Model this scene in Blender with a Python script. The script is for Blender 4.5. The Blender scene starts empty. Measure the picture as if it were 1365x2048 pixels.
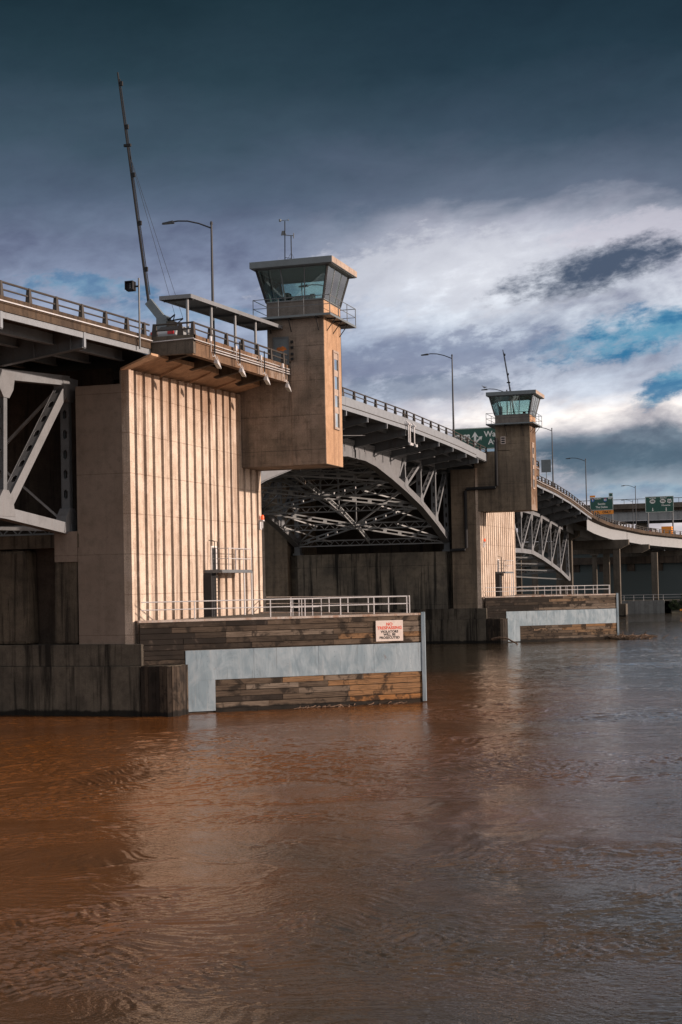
import bpy, bmesh, math, random
from mathutils import Vector, Matrix
R = math.radians
random.seed(7)
scene = bpy.context.scene
COL = scene.collection

# ------------------------------------------------------------------ camera
cam_data = bpy.data.cameras.new('camera')
cam = bpy.data.objects.new('camera', cam_data); COL.objects.link(cam)
yaw, pitch, roll = R(17.476), R(1.572), R(1.163)
fw = Vector((-math.sin(yaw)*math.cos(pitch), math.cos(yaw)*math.cos(pitch), math.sin(pitch)))
rt = Vector((math.cos(yaw), math.sin(yaw), 0)); up = rt.cross(fw)
rt2 = rt*math.cos(roll) - up*math.sin(roll); up2 = up*math.cos(roll) + rt*math.sin(roll)
m = Matrix((rt2, up2, -fw)).transposed().to_4x4(); m.translation = Vector((38.133, -80.296, 7.5))
cam.matrix_world = m
cam_data.lens = 52.92; cam_data.sensor_width = 36; cam_data.shift_y = 0.0294
cam_data.clip_start = 0.5; cam_data.clip_end = 6000
scene.camera = cam

# ------------------------------------------------------------------ node helper
class G:
    def __init__(s, tree):
        s.t = tree; s.N = tree.nodes; s.L = tree.links
    def n(s, typ, ins=None, **props):
        nd = s.N.new(typ)
        for k, v in props.items(): setattr(nd, k, v)
        for k, v in (ins or {}).items():
            sk = nd.inputs[k]
            if isinstance(v, bpy.types.NodeSocket): s.L.new(v, sk)
            else: sk.default_value = v
        return nd
    def m(s, op, a, b=0.0, c=0.0, clamp=False):
        nd = s.n('ShaderNodeMath', {0: a, 1: b, 2: c}, operation=op); nd.use_clamp = clamp
        return nd.outputs[0]
    def vm(s, op, a, b):
        return s.n('ShaderNodeVectorMath', {0: a, 1: b}, operation=op).outputs[0]
    def noise(s, vec, scale=1.0, detail=4.0, rough=0.55, dist=0.0, dims='3D', w=None):
        ins = {'Vector': vec, 'Scale': scale, 'Detail': detail, 'Roughness': rough, 'Distortion': dist}
        if w is not None: ins['W'] = w
        nd = s.n('ShaderNodeTexNoise', None, noise_dimensions=dims)
        for k, v in ins.items():
            sk = nd.inputs[k]
            if isinstance(v, bpy.types.NodeSocket): s.L.new(v, sk)
            else: sk.default_value = v
        return nd.outputs[0]
    def ss(s, x, a, b):   # smoothstep a..b -> 0..1
        return s.n('ShaderNodeMapRange', {0: x, 1: a, 2: b, 3: 0.0, 4: 1.0}, interpolation_type='SMOOTHSTEP').outputs[0]
    def mr(s, x, a, b, c, d):
        return s.n('ShaderNodeMapRange', {0: x, 1: a, 2: b, 3: c, 4: d}).outputs[0]
    def mix(s, f, a, b, blend='MIX'):
        nd = s.n('ShaderNodeMix', None, data_type='RGBA', blend_type=blend)
        for i, v in ((0, f), (6, a), (7, b)):
            sk = nd.inputs[i]
            if isinstance(v, bpy.types.NodeSocket): s.L.new(v, sk)
            else: sk.default_value = v if i == 0 else (tuple(v) + (1.0,))[:4]
        return nd.outputs[2]
    def ramp(s, f, stops, interp='LINEAR'):
        nd = s.n('ShaderNodeValToRGB', {0: f}); cr = nd.color_ramp; cr.interpolation = interp
        while len(cr.elements) < len(stops): cr.elements.new(0.5)
        for e, (p, c) in zip(cr.elements, sorted(stops)):
            e.position = p; e.color = tuple(c) + (1.0,)
        return nd.outputs[0]

# ------------------------------------------------------------------ sky and sun
SUN_AZ, SUN_EL = 5.0, 15.0      # azimuth from +X towards +Y
world = bpy.data.worlds.new('World'); scene.world = world; world.use_nodes = True
g = G(world.node_tree); g.N.clear()
gen = g.n('ShaderNodeTexCoord').outputs['Generated']
sep = g.n('ShaderNodeSeparateXYZ', {0: gen})
dx, dy, dz = sep.outputs
A = g.m('ADD', g.m('MULTIPLY', g.m('ARCTAN2', dx, dy), 57.2958), 17.5)     # degrees right of the bridge view
EL = g.m('MULTIPLY', g.m('ARCSINE', dz), 57.2958)
cv = g.n('ShaderNodeCombineXYZ', {0: g.m('MULTIPLY', A, 0.055), 1: g.m('MULTIPLY', EL, 0.16), 2: 0.0}).outputs[0]
cv2 = g.n('ShaderNodeCombineXYZ', {0: g.m('MULTIPLY', A, 0.20), 1: g.m('MULTIPLY', g.m('ADD', EL, g.m('MULTIPLY', A, -0.12)), 0.42), 2: 3.0}).outputs[0]
n1 = g.noise(cv, 1.6, 6, 0.55, 0.3); n2 = g.noise(cv2, 1.15, 10, 0.58, 0.25); n3 = g.noise(cv2, 3.1, 10, 0.62, 0.1)
bil = g.m('ABSOLUTE', g.m('SUBTRACT', g.noise(cv2, 2.0, 9, 0.55, 0.15), 0.5))          # billowed edges
n4 = g.noise(cv2, 7.5, 8, 0.65, 0.1)
wamp = g.mr(EL, 5, 11, 1.3, 3.0)
ELw = g.m('ADD', EL, g.m('ADD', g.m('MULTIPLY', g.m('SUBTRACT', n1, 0.5), wamp), g.m('MULTIPLY', g.m('SUBTRACT', n2, 0.5), 2.6)))
t = g.mr(ELw, 0, 30, 0, 1)
def dg(l): return [(v/30.0, c) for v, c in l]
left = g.ramp(t, dg([(0, (.50, .50, .54)), (4, (.44, .46, .53)), (8.5, (.32, .38, .51)), (10.5, (.29, .34, .47)), (12.3, (.185, .225, .335)),
                     (14.3, (.095, .132, .20)), (16.5, (.050, .085, .122)), (18.8, (.025, .052, .074)), (21.5, (.012, .030, .043)), (30, (.06, .08, .10))]))
right = g.ramp(t, dg([(0, (.48, .46, .49)), (2.9, (.62, .56, .58)), (3.6, (.30, .35, .42)), (4.3, (.10, .150, .205)), (5.2, (.17, .22, .28)), (5.6, (.45, .44, .48)), (6.3, (.86, .80, .79)),
                      (7.0, (.50, .54, .64)), (8.6, (.34, .40, .52)), (10.2, (.55, .59, .68)), (12.0, (.66, .68, .76)), (13.2, (.44, .46, .55)), (14.2, (.13, .165, .235)), (16.5, (.048, .08, .12)),
                      (19, (.020, .044, .066)), (22, (.011, .027, .042)), (30, (.06, .08, .10))]))
sk = g.mix(g.ss(A, -3.5, 6.0), left, right)
tex = g.m('ADD', g.mr(n2, 0.34, 0.66, 0.62, 1.30), g.m('ADD', g.m('MULTIPLY', g.m('SUBTRACT', n3, 0.5), 0.75), g.m('MULTIPLY', g.m('SUBTRACT', 0.10, bil), 1.3)))
lowmask = g.ss(ELw, 15.5, 10.5)
tx = g.m('ADD', 1.0, g.m('MULTIPLY', g.m('SUBTRACT', tex, 1.0), g.mr(lowmask, 0, 1, 0.25, 1.0)))
sk = g.mix(1.0, sk, g.n('ShaderNodeCombineXYZ', {0: tx, 1: tx, 2: g.m('ADD', g.m('MULTIPLY', tx, 0.85), 0.15)}).outputs[0], 'MULTIPLY')
nish = g.n('ShaderNodeTexSky', None, sky_type='NISHITA', sun_disc=False)
nish.sun_elevation = R(SUN_EL); nish.sun_rotation = R(90-SUN_AZ); nish.air_density = 1.2
nblue = g.mix(1.0, nish.outputs[0], (0.012, 0.028, 0.040), 'MULTIPLY')
nblue = g.mix(0.75, nblue, g.mix(g.ss(n3, .35, .6), (0.022, 0.20, 0.42), (0.16, 0.42, 0.62)))
def blob(a0, e0, ra, re, tilt, warp, lo, hi):
    da = g.m('SUBTRACT', A, a0); de = g.m('SUBTRACT', g.m('SUBTRACT', EL, e0), g.m('MULTIPLY', da, tilt))
    r2 = g.m('ADD', g.m('POWER', g.m('ABSOLUTE', g.m('DIVIDE', da, ra)), 2.0), g.m('POWER', g.m('ABSOLUTE', g.m('DIVIDE', de, re)), 2.0))
    f = g.m('ADD', r2, g.m('MULTIPLY', g.m('ADD', g.m('ADD', g.m('SUBTRACT', n2, 0.5), g.m('MULTIPLY', g.m('SUBTRACT', n3, 0.5), 1.3)), g.m('MULTIPLY', g.m('SUBTRACT', n4, 0.5), 1.0)), warp))
    return g.ss(f, hi, lo)
for b, amt in ((blob(11.8, 9.2, 3.8, 0.8, 0.16, 3.0, -0.3, 1.7), 0.95), (blob(13.2, 7.4, 2.0, 0.55, 0.4, 3.0, -0.2, 1.6), 0.9),
               (blob(-9.5, 11.3, 2.6, 0.5, -0.05, 3.0, 0.1, 1.5), 0.55), (blob(-6, 10.3, 3.2, 0.4, -0.05, 3.0, 0.1, 1.5), 0.35), (blob(11.5, 3.1, 3.0, 0.5, 0.0, 1.5, 0.2, 1.3), 0.45)):
    sk = g.mix(g.m('MULTIPLY', b, amt), sk, nblue)
for b, c, amt in ((blob(4.0, 11.4, 5.0, 1.5, 0.05, 3.4, 0.1, 1.7), (.66, .68, .75), 0.6), (blob(12.0, 12.9, 3.5, 0.6, 0.05, 3.0, 0.1, 1.6), (.62, .60, .68), 0.6), (blob(9.8, 11.5, 2.9, 0.60, 0.20, 3.8, -0.5, 2.4), (.075, .105, .165), 1.0), (blob(4.2, 8.6, 4.0, 0.8, 0.1, 3.6, 0.1, 1.5), (.20, .24, .36), 0.6),
                  (blob(3.0, 7.3, 4.5, 0.5, 0.05, 3.6, 0.1, 1.5), (.17, .22, .31), 0.5), (blob(1.8, 6.2, 3.0, 0.6, 0.1, 2.0, 0.1, 1.6), (.56, .57, .66), 0.5), (blob(10.0, 4.5, 4.0, 0.45, 0.0, 3.2, -0.2, 1.8), (.085, .14, .195), 0.75), (blob(6.2, 4.1, 2.0, 0.6, 0.0, 3.2, -0.2, 1.8), (.60, .57, .62), 0.75)):
    sk = g.mix(g.m('MULTIPLY', b, amt), sk, c)
# towards the zenith and behind the viewer the cloud deck is an even grey
high = g.ss(EL, 21.8, 29)
sk = g.mix(high, sk, g.mix(g.ss(n2, .4, .6), (.30, .33, .37), (.52, .53, .56)))
# broken, brighter cloud behind the viewer; glow round the low sun
back = g.ss(dy, 0.35, -0.5)
sk = g.mix(back, sk, g.mix(g.ss(EL, 70, 10), (.34, .36, .40), (.60, .58, .58)))
glow = g.m('MULTIPLY', g.ss(dx, 0.45, 1.0), g.ss(EL, 50, 8))
sk = g.mix(glow, sk, g.mix(g.ss(n2, .4, .6), (.9, .72, .62), (1.7, 1.35, 1.15)))
below = g.ss(EL, 0.0, -3.0)
sk = g.mix(below, sk, (.05, .045, .04))
sk10 = g.mix(1.0, sk, (10, 10, 10), 'MULTIPLY')
bg = g.n('ShaderNodeBackground', {0: sk10, 1: 0.1})
out = g.n('ShaderNodeOutputWorld', {0: bg.outputs[0]})

sd = bpy.data.lights.new('sun', 'SUN'); sd.energy = 5.0; sd.angle = R(0.9); sd.color = (1.0, 0.79, 0.65)
sun = bpy.data.objects.new('sun', sd); COL.objects.link(sun)
sv = Vector((math.cos(R(SUN_EL))*math.cos(R(SUN_AZ)), math.cos(R(SUN_EL))*math.sin(R(SUN_AZ)), math.sin(R(SUN_EL))))
sun.rotation_euler = sv.to_track_quat('Z', 'Y').to_euler(); sun.location = sv*500

scene.view_settings.view_transform = 'Standard'; scene.view_settings.look = 'None'
scene.view_settings.exposure = 0.0; scene.view_settings.gamma = 1.0
scene.render.engine = 'CYCLES'
scene.render.resolution_x = 682; scene.render.resolution_y = 1024
try:
    scene.cycles.max_bounces = 6; scene.cycles.transparent_max_bounces = 12
except Exception: pass

# ------------------------------------------------------------------ mesh helper
class MB:
    def __init__(s, T=None, holder=None): s.v = []; s.f = []; s.tint = []; s.T = T; s.mi = []; s.cur = 0
    def add(s, vs, fs, tint=0.5):
        o = len(s.v); s.v += [tuple(v) for v in vs]
        for f in fs: s.f.append([o+i for i in f]); s.tint.append(tint); s.mi.append(s.cur)
    def box(s, x0, x1, y0, y1, z0, z1, tint=0.5):
        s.add([(x0,y0,z0),(x1,y0,z0),(x1,y1,z0),(x0,y1,z0),(x0,y0,z1),(x1,y0,z1),(x1,y1,z1),(x0,y1,z1)],
              [(0,3,2,1),(4,5,6,7),(0,1,5,4),(1,2,6,5),(2,3,7,6),(3,0,4,7)], tint)
    def hexa(s, b, t, tint=0.5):   # bottom 4, top 4
        s.add(list(b)+list(t), [(0,3,2,1),(4,5,6,7),(0,1,5,4),(1,2,6,5),(2,3,7,6),(3,0,4,7)], tint)
    def beam(s, p, q, w, h, upv=(0,0,1), tint=0.5):  # w sideways, h along up
        p = Vector(p); q = Vector(q); d = (q-p).normalized(); u = Vector(upv)
        sx = d.cross(u)
        if sx.length < 1e-4: sx = d.cross(Vector((1,0,0)))
        sx.normalize(); u = sx.cross(d).normalized()
        a = sx*(w/2); b = u*(h/2)
        s.add([p-a-b, p+a-b, p+a+b, p-a+b, q-a-b, q+a-b, q+a+b, q-a+b], [(0,1,2,3),(7,6,5,4),(0,4,5,1),(1,5,6,2),(2,6,7,3),(3,7,4,0)], tint)
    def tube(s, pts, r, n=8, r2=None, cap=True):
        pts = [Vector(p) for p in pts]; k = len(pts); rings = []
        for i, p in enumerate(pts):
            d = (pts[min(i+1,k-1)] - pts[max(i-1,0)]).normalized()
            ref = Vector((0,0,1)) if abs(d.z) < .9 else Vector((1,0,0))
            a = d.cross(ref).normalized(); b = a.cross(d).normalized()
            rr = r if r2 is None else r + (r2-r)*i/(k-1)
            rings.append([p + a*math.cos(2*math.pi*j/n)*rr + b*math.sin(2*math.pi*j/n)*rr for j in range(n)])
        vs = [v for ring in rings for v in ring]; fs = []
        for i in range(k-1):
            for j in range(n): fs.append((i*n+j, i*n+(j+1)%n, (i+1)*n+(j+1)%n, (i+1)*n+j))
        if cap: fs.append(tuple(range(n))[::-1]); fs.append(tuple((k-1)*n+j for j in range(n)))
        s.add(vs, fs)
    def lathe(s, prof, c, n=12):  # prof (r,z), axis z at c
        k = len(prof); vs = [(c[0]+r*math.cos(2*math.pi*j/n), c[1]+r*math.sin(2*math.pi*j/n), c[2]+z) for r, z in prof for j in range(n)]
        fs = [(i*n+j, i*n+(j+1)%n, (i+1)*n+(j+1)%n, (i+1)*n+j) for i in range(k-1) for j in range(n)]
        fs.append(tuple(range(n))[::-1]); fs.append(tuple((k-1)*n+j for j in range(n)))
        s.add(vs, fs)
    def prism(s, poly, axis, a, b, tint=0.5):  # polygon in the two other axes extruded
        def P(u, v, w): return (w,u,v) if axis == 'x' else ((u,w,v) if axis == 'y' else (u,v,w))
        n = len(poly); vs = [P(u,v,a) for u,v in poly]+[P(u,v,b) for u,v in poly]
        fs = [tuple(range(n))[::-1], tuple(range(n,2*n))]+[(i,(i+1)%n,n+(i+1)%n,n+i) for i in range(n)]
        s.add(vs, fs, tint)
    def sweep(s, path, sec):   # path list of (pos, side vec), sec list of (side, z)
        n = len(sec); vs = []
        for pos, sd_ in path:
            for a, z in sec: vs.append(Vector(pos)+Vector(sd_)*a+Vector((0,0,z)))
        fs = [(i*n+j, i*n+(j+1)%n, (i+1)*n+(j+1)%n, (i+1)*n+j) for i in range(len(path)-1) for j in range(n)]
        fs.append(tuple(range(n))[::-1]); fs.append(tuple((len(path)-1)*n+j for j in range(n)))
        s.add(vs, fs)
    def build(s, name, mat, parent=None, smooth=False, bevel=0.0):
        me = bpy.data.meshes.new(name); vs = s.v
        if s.T: vs = [s.T(v) for v in vs]
        if parent is not None:
            o = root_of(parent).location; vs = [(v[0]-o.x, v[1]-o.y, v[2]-o.z) for v in vs]
        me.from_pydata(vs, [], s.f)
        at = me.attributes.new('tint', 'FLOAT', 'FACE'); at.data.foreach_set('value', s.tint)
        mats = mat if isinstance(mat, (list, tuple)) else [mat]
        for mm in mats: me.materials.append(mm)
        me.polygons.foreach_set('material_index', s.mi)
        bm = bmesh.new(); bm.from_mesh(me); bmesh.ops.recalc_face_normals(bm, faces=bm.faces)
        bm.to_mesh(me); bm.free()
        if smooth:
            for p in me.polygons: p.use_smooth = True
        ob = bpy.data.objects.new(name, me); COL.objects.link(ob)
        if parent is not None: ob.parent = parent
        if bevel:
            md = ob.modifiers.new('bevel', 'BEVEL'); md.width = bevel; md.segments = 2; md.limit_method = 'ANGLE'; md.angle_limit = R(40)
        if smooth:
            try:
                me.set_sharp_from_angle(angle=R(40))
            except Exception: pass
        return ob
def root_of(o):
    while o.parent is not None: o = o.parent
    return o
def thing(name, label, cat, loc=(0,0,0), group=None):
    o = bpy.data.objects.new(name, None); COL.objects.link(o); o.location = loc; o.empty_display_size = .3
    o['label'] = label; o['category'] = cat
    if group: o['group'] = group
    return o
def tag(o, label=None, cat=None, group=None, kind=None):
    for k, v in (('label', label), ('category', cat), ('group', group), ('kind', kind)):
        if v: o[k] = v
    return o
def copy_tree(o, parent=None):
    c = o.copy(); COL.objects.link(c)
    if parent is not None: c.parent = parent
    for ch in list(o.children): copy_tree(ch, c)
    return c
def text(name, body, size, M, mat, parent, depth=0.01, bold=0.0, spacing=1.0, sx=1.0):
    cu = bpy.data.curves.new(name, 'FONT'); cu.body = body; cu.size = size; cu.extrude = depth; cu.offset = bold
    cu.align_x = 'CENTER'; cu.align_y = 'CENTER'; cu.space_character = spacing; cu.resolution_u = 3
    tmp = bpy.data.objects.new(name+'_tmp', cu)
    me = bpy.data.meshes.new_from_object(tmp); bpy.data.objects.remove(tmp); bpy.data.curves.remove(cu)
    r = root_of(parent).location
    me.transform(Matrix.Translation(-r) @ M @ Matrix.Diagonal((sx,1,1,1)))
    me.materials.clear(); me.materials.append(mat); me.name = name
    ob = bpy.data.objects.new(name, me); COL.objects.link(ob); ob.parent = parent
    return ob

# ------------------------------------------------------------------ materials
def newmat(name):
    m_ = bpy.data.materials.new(name); m_.use_nodes = True; gg = G(m_.node_tree); gg.N.clear(); return m_, gg
def finish(gg, color, rough=0.8, metal=0.0, bump=None, bstr=0.3, bdist=0.02, spec=0.5, **kw):
    b = gg.n('ShaderNodeBsdfPrincipled')
    for k, v in (('Base Color', color), ('Roughness', rough), ('Metallic', metal), ('Specular IOR Level', spec)):
        sk_ = b.inputs[k]
        if isinstance(v, bpy.types.NodeSocket): gg.L.new(v, sk_)
        else: sk_.default_value = (tuple(v)+(1.0,))[:4] if k == 'Base Color' else v
    if bump is not None:
        bn = gg.n('ShaderNodeBump', {'Strength': bstr, 'Distance': bdist, 'Height': bump}); gg.L.new(bn.outputs[0], b.inputs['Normal'])
    o = gg.n('ShaderNodeOutputMaterial', {0: b.outputs[0]}); return b
def POS(gg): return gg.n('ShaderNodeNewGeometry').outputs['Position']
def concrete(name, c1, c2, dark, streak=0.4, joint=0.0, board=0.0, wet=False, grain=1.0, patch=None, topwash=None):
    m_, q = newmat(name); P = POS(q); s_ = q.n('ShaderNodeSeparateXYZ', {0: P})
    big = q.noise(P, 0.28, 6, 0.6, 0.4); mid = q.noise(P, 1.7, 6, 0.65); fine = q.noise(P, 16, 4, 0.7)
    sv_ = q.vm('MULTIPLY', P, (1.7, 1.7, 0.09)); st = q.noise(sv_, 1.0, 6, 0.62, 0.3)
    c = q.mix(q.ss(big, 0.36, 0.66), c1, c2)
    c = q.mix(q.m('MULTIPLY', q.ss(mid, 0.42, 0.75), 0.55), c, tuple(x*0.62 for x in c2))
    c = q.mix(q.m('MULTIPLY', q.ss(st, 0.47, 0.66), streak), c, dark)
    if patch:
        pn = q.noise(P, 0.42, 7, 0.6, 0.0); c = q.mix(q.m('MULTIPLY', q.ss(pn, 0.52, 0.62), 0.6), c, patch)
    if topwash:  # brown wash that deepens towards the top of the wall
        zt_, dz_, dc_ = topwash
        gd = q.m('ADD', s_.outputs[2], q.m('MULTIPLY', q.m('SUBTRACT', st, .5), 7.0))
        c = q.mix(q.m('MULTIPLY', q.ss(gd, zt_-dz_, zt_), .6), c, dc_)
    # pits, drips and scuffs
    pit = q.n('ShaderNodeTexVoronoi', {'Vector': P, 'Scale': 2.3, 'Randomness': 1.0}).outputs['Distance']
    c = q.mix(q.m('MULTIPLY', q.ss(pit, .07, .03), .7), c, tuple(x*.5 for x in dark))
    drip = q.noise(q.vm('MULTIPLY', P, (3.2, 3.2, .22)), 1.0, 7, .7, .2)
    c = q.mix(q.m('MULTIPLY', q.ss(drip, .60, .70), min(.8, streak+.1)), c, dark)
    c = q.mix(q.m('MULTIPLY', q.ss(drip, .38, .30), .3), c, tuple(min(1, x*1.5) for x in c1))
    gr = q.mr(fine, 0.25, 0.75, 1-0.28*grain, 1+0.22*grain)
    h = fine
    if joint:
        fz = q.m('ABSOLUTE', q.m('SUBTRACT', q.m('FRACT', q.m('DIVIDE', q.m('ADD', s_.outputs[2], q.m('MULTIPLY', mid, .04)), joint)), 0.5))
        jl = q.m('MULTIPLY', q.ss(fz, 0.5-0.035/joint, 0.5-0.008/joint), q.mr(mid, 0.3, 0.6, 0.2, 0.8))
        c = q.mix(jl, c, dark)
    if board:
        fz = q.m('FRACT', q.m('DIVIDE', s_.outputs[2], board)); fz = q.m('ABSOLUTE', q.m('SUBTRACT', fz, .5))
        fx = q.m('FRACT', q.m('DIVIDE', q.m('ADD', s_.outputs[0], s_.outputs[1]), 1.22)); fx = q.m('ABSOLUTE', q.m('SUBTRACT', fx, .5))
        bl = q.m('MAXIMUM', q.m('MULTIPLY', q.ss(fz, 0.42, 0.5), 0.6), q.ss(fx, 0.475, 0.5))
        gr = q.m('MULTIPLY', gr, q.m('SUBTRACT', 1.0, q.m('MULTIPLY', bl, q.mr(mid, .3, .7, 0.05, 0.4))))
    c = q.mix(1.0, c, q.n('ShaderNodeCombineXYZ', {0: gr, 1: gr, 2: gr}).outputs[0], 'MULTIPLY')
    if wet:
        w_ = q.ss(q.m('ADD', s_.outputs[2], q.m('MULTIPLY', q.m('SUBTRACT', q.noise(P, 1.1, 4, .6), .5), 0.5)), 0.42, 0.26)
        c = q.mix(q.m('MULTIPLY', w_, .9), c, (.006, .006, .006))
    finish(q, c, 0.88, 0, q.m('ADD', h, q.m('MULTIPLY', mid, 1.5)), 0.5, 0.03, 0.25)
    return m_
def steel(name, col, rust=0.12, rough=0.5, rivets=False, dirt=0.35, metal=0.0):
    m_, q = newmat(name); P = POS(q)
    n_ = q.noise(P, 1.1, 6, 0.65); f_ = q.noise(P, 14, 3, 0.6); st = q.noise(q.vm('MULTIPLY', P, (2.5, 2.5, .25)), 1, 5, .6)
    c = q.mix(q.m('MULTIPLY', q.ss(n_, .4, .7), dirt), col, tuple(x*0.55 for x in col))
    c = q.mix(q.m('MULTIPLY', q.ss(st, .56, .68), rust), c, (.11, .055, .03))
    gr = q.mr(f_, .3, .7, .88, 1.08)
    c = q.mix(1.0, c, q.n('ShaderNodeCombineXYZ', {0: gr, 1: gr, 2: gr}).outputs[0], 'MULTIPLY')
    h = f_
    if rivets:
        vv = q.n('ShaderNodeTexVoronoi', {'Vector': P, 'Scale': 6.5, 'Randomness': 0.0}).outputs['Distance']
        rv = q.ss(vv, .30, .12); c = q.mix(q.m('MULTIPLY', rv, .5), c, tuple(x*.35 for x in col)); h = q.m('ADD', h, q.m('MULTIPLY', rv, 3))
    finish(q, c, rough, metal, h, .25, .01)
    return m_
def plain(name, col, rough=0.6, metal=0.0, var=0.15):
    m_, q = newmat(name); P = POS(q); f_ = q.noise(P, 5, 4, .6); gr = q.mr(f_, .3, .7, 1-var, 1+var)
    c = q.mix(1.0, col, q.n('ShaderNodeCombineXYZ', {0: gr, 1: gr, 2: gr}).outputs[0], 'MULTIPLY')
    finish(q, c, rough, metal, f_, .15, .01); return m_
def emis(name, col, s_):
    m_, q = newmat(name); b = finish(q, col, .4); b.inputs['Emission Color'].default_value = col+(1,); b.inputs['Emission Strength'].default_value = s_*.5; return m_
def wood(name, horizontal=True):
    m_, q = newmat(name); P = POS(q); at = q.n('ShaderNodeAttribute', None, attribute_name='tint').outputs['Fac']
    sc = (0.9, 0.9, 22) if horizontal else (9, 9, .45)
    gr = q.noise(q.vm('MULTIPLY', P, sc), 1.0, 7, .65, .6, '4D', q.m('MULTIPLY', at, 31.0))
    bl = q.noise(P, 0.9, 5, .65, .5, '4D', q.m('MULTIPLY', at, 17.0))
    c = q.ramp(at, [(0, (.018, .015, .013)), (.22, (.055, .042, .032)), (.45, (.125, .092, .066)), (.62, (.19, .155, .125)), (.78, (.22, .14, .08)), (1, (.32, .15, .055))])
    c = q.mix(q.m('MULTIPLY', q.ss(gr, .45, .62), .65), c, (.018, .012, .009))
    c = q.mix(q.m('MULTIPLY', q.ss(bl, .5, .60), .85), c, (.014, .011, .009))
    spot = q.n('ShaderNodeTexVoronoi', {'Vector': P, 'Scale': 3.1}).outputs['Distance']; c = q.mix(q.m('MULTIPLY', q.ss(spot, .06, .03), .9), c, (.01, .008, .007))
    c = q.mix(q.m('MULTIPLY', q.ss(bl, .42, .30), .3), c, (.19, .15, .125))
    z = q.n('ShaderNodeSeparateXYZ', {0: P}).outputs[2]
    w_ = q.ss(q.m('ADD', z, q.m('MULTIPLY', q.m('SUBTRACT', q.noise(P, 1.5, 4, .6), .5), 0.5)), 0.38, 0.22)
    c = q.mix(q.m('MULTIPLY', w_, .9), c, (.006, .006, .006))
    finish(q, c, .85, 0, gr, .7, .02, .25); return m_
def cplate(name):
    m_, q = newmat(name); P = POS(q)
    a = q.noise(q.vm('MULTIPLY', P, (.9, .9, .6)), 1, 5, .6, 1.0); f_ = q.noise(P, 11, 6, .65); st = q.noise(q.vm('MULTIPLY', P, (3.5, 3.5, .3)), 1, 6, .65)
    c = q.mix(q.ss(a, .35, .65), (.20, .27, .325), (.29, .36, .415))
    c = q.mix(q.m('MULTIPLY', q.ss(st, .56, .68), .5), c, (.10, .115, .12))
    c = q.mix(q.m('MULTIPLY', q.ss(st, .42, .34), .35), c, (.36, .40, .43))
    c = q.mix(q.m('MULTIPLY', q.ss(f_, .60, .70), .35), c, (.33, .29, .25))
    rs_ = q.noise(P, 2.2, 7, .7); c = q.mix(q.m('MULTIPLY', q.ss(rs_, .64, .72), .6), c, (.16, .085, .045))
    vv = q.n('ShaderNodeTexVoronoi', {'Vector': P, 'Scale': 3.3, 'Randomness': .15}).outputs['Distance']
    c = q.mix(q.m('MULTIPLY', q.ss(vv, .09, .05), .6), c, (.06, .07, .08))
    cp = q.noise(q.vm('MULTIPLY', P, (1.1, 1.1, .45)), 1, 3, .45, .7)
    finish(q, c, .38, .25, cp, .5, .10, .5); return m_

M = {}
M['rib'] = concrete('pink_concrete', (.68, .57, .475), (.53, .42, .335), (.20, .135, .10), .6, joint=2.375, patch=(.66, .56, .48), grain=1.8, topwash=(20.6, 3.5, (.25, .145, .085)))
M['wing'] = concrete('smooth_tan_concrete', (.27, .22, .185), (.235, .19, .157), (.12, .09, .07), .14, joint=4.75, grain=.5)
M['tower'] = concrete('stained_tower_concrete', (.31, .245, .20), (.17, .143, .118), (.055, .047, .04), .5, joint=2.4, board=.55, patch=(.30, .245, .205))
M['wall2'] = concrete('board_marked_concrete', (.265, .21, .155), (.185, .15, .115), (.06, .05, .042), .5, joint=4.75, board=.6)
M['base'] = concrete('wet_dark_concrete', (.155, .135, .108), (.085, .075, .062), (.010, .009, .008), .9, joint=0, wet=True)
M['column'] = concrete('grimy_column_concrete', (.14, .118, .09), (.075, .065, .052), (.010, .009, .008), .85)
M['cross'] = concrete('streaked_cross_wall_concrete', (.25, .215, .17), (.13, .118, .10), (.014, .015, .015), .9, joint=4.75)
M['cabwall'] = concrete('grey_cab_concrete', (.20, .18, .165), (.155, .14, .13), (.07, .06, .05), .3)
M['slit'] = concrete('cream_window_surround', (.46, .37, .31), (.40, .32, .27), (.2, .15, .12), .2)
M['inner'] = concrete('dark_inner_concrete', (.10, .078, .062), (.06, .048, .04), (.01, .01, .01), .5)  # dark brown concrete for inner walls, floors and roofs
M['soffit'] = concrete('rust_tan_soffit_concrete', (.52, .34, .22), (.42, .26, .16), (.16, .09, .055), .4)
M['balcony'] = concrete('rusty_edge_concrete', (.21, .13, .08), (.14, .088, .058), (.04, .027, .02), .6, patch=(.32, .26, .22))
M['deckedge'] = concrete('weathered_deck_edge_concrete', (.10, .07, .048), (.055, .04, .03), (.018, .014, .012), .6)
M['far'] = concrete('far_grey_concrete', (.14, .12, .10), (.10, .09, .075), (.04, .035, .03), .45)
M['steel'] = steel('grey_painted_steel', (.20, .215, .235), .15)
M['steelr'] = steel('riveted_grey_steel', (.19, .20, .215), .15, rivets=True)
M['steeld'] = steel('dark_grey_steel', (.14, .155, .17), .2)  # darker grey paint for beams, mullions and posts
M['brace'] = steel('bracing_grey_steel', (.32, .34, .355), .2)
M['fascia'] = steel('pale_grey_fascia_steel', (.245, .27, .30), .08, dirt=.25)
M['girder'] = steel('pale_girder_steel', (.30, .32, .34), .1, dirt=.2)
M['rail'] = steel('dark_bronze_rail', (.055, .048, .044), .2, .7)
M['galv'] = steel('galvanised_pipe', (.60, .60, .62), .05, .45, metal=.1)
M['dark'] = plain('black_metal', (.014, .015, .018), .8)
M['lamp'] = plain('dark_bronze_pole', (.038, .042, .05), .6, .1)
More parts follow.
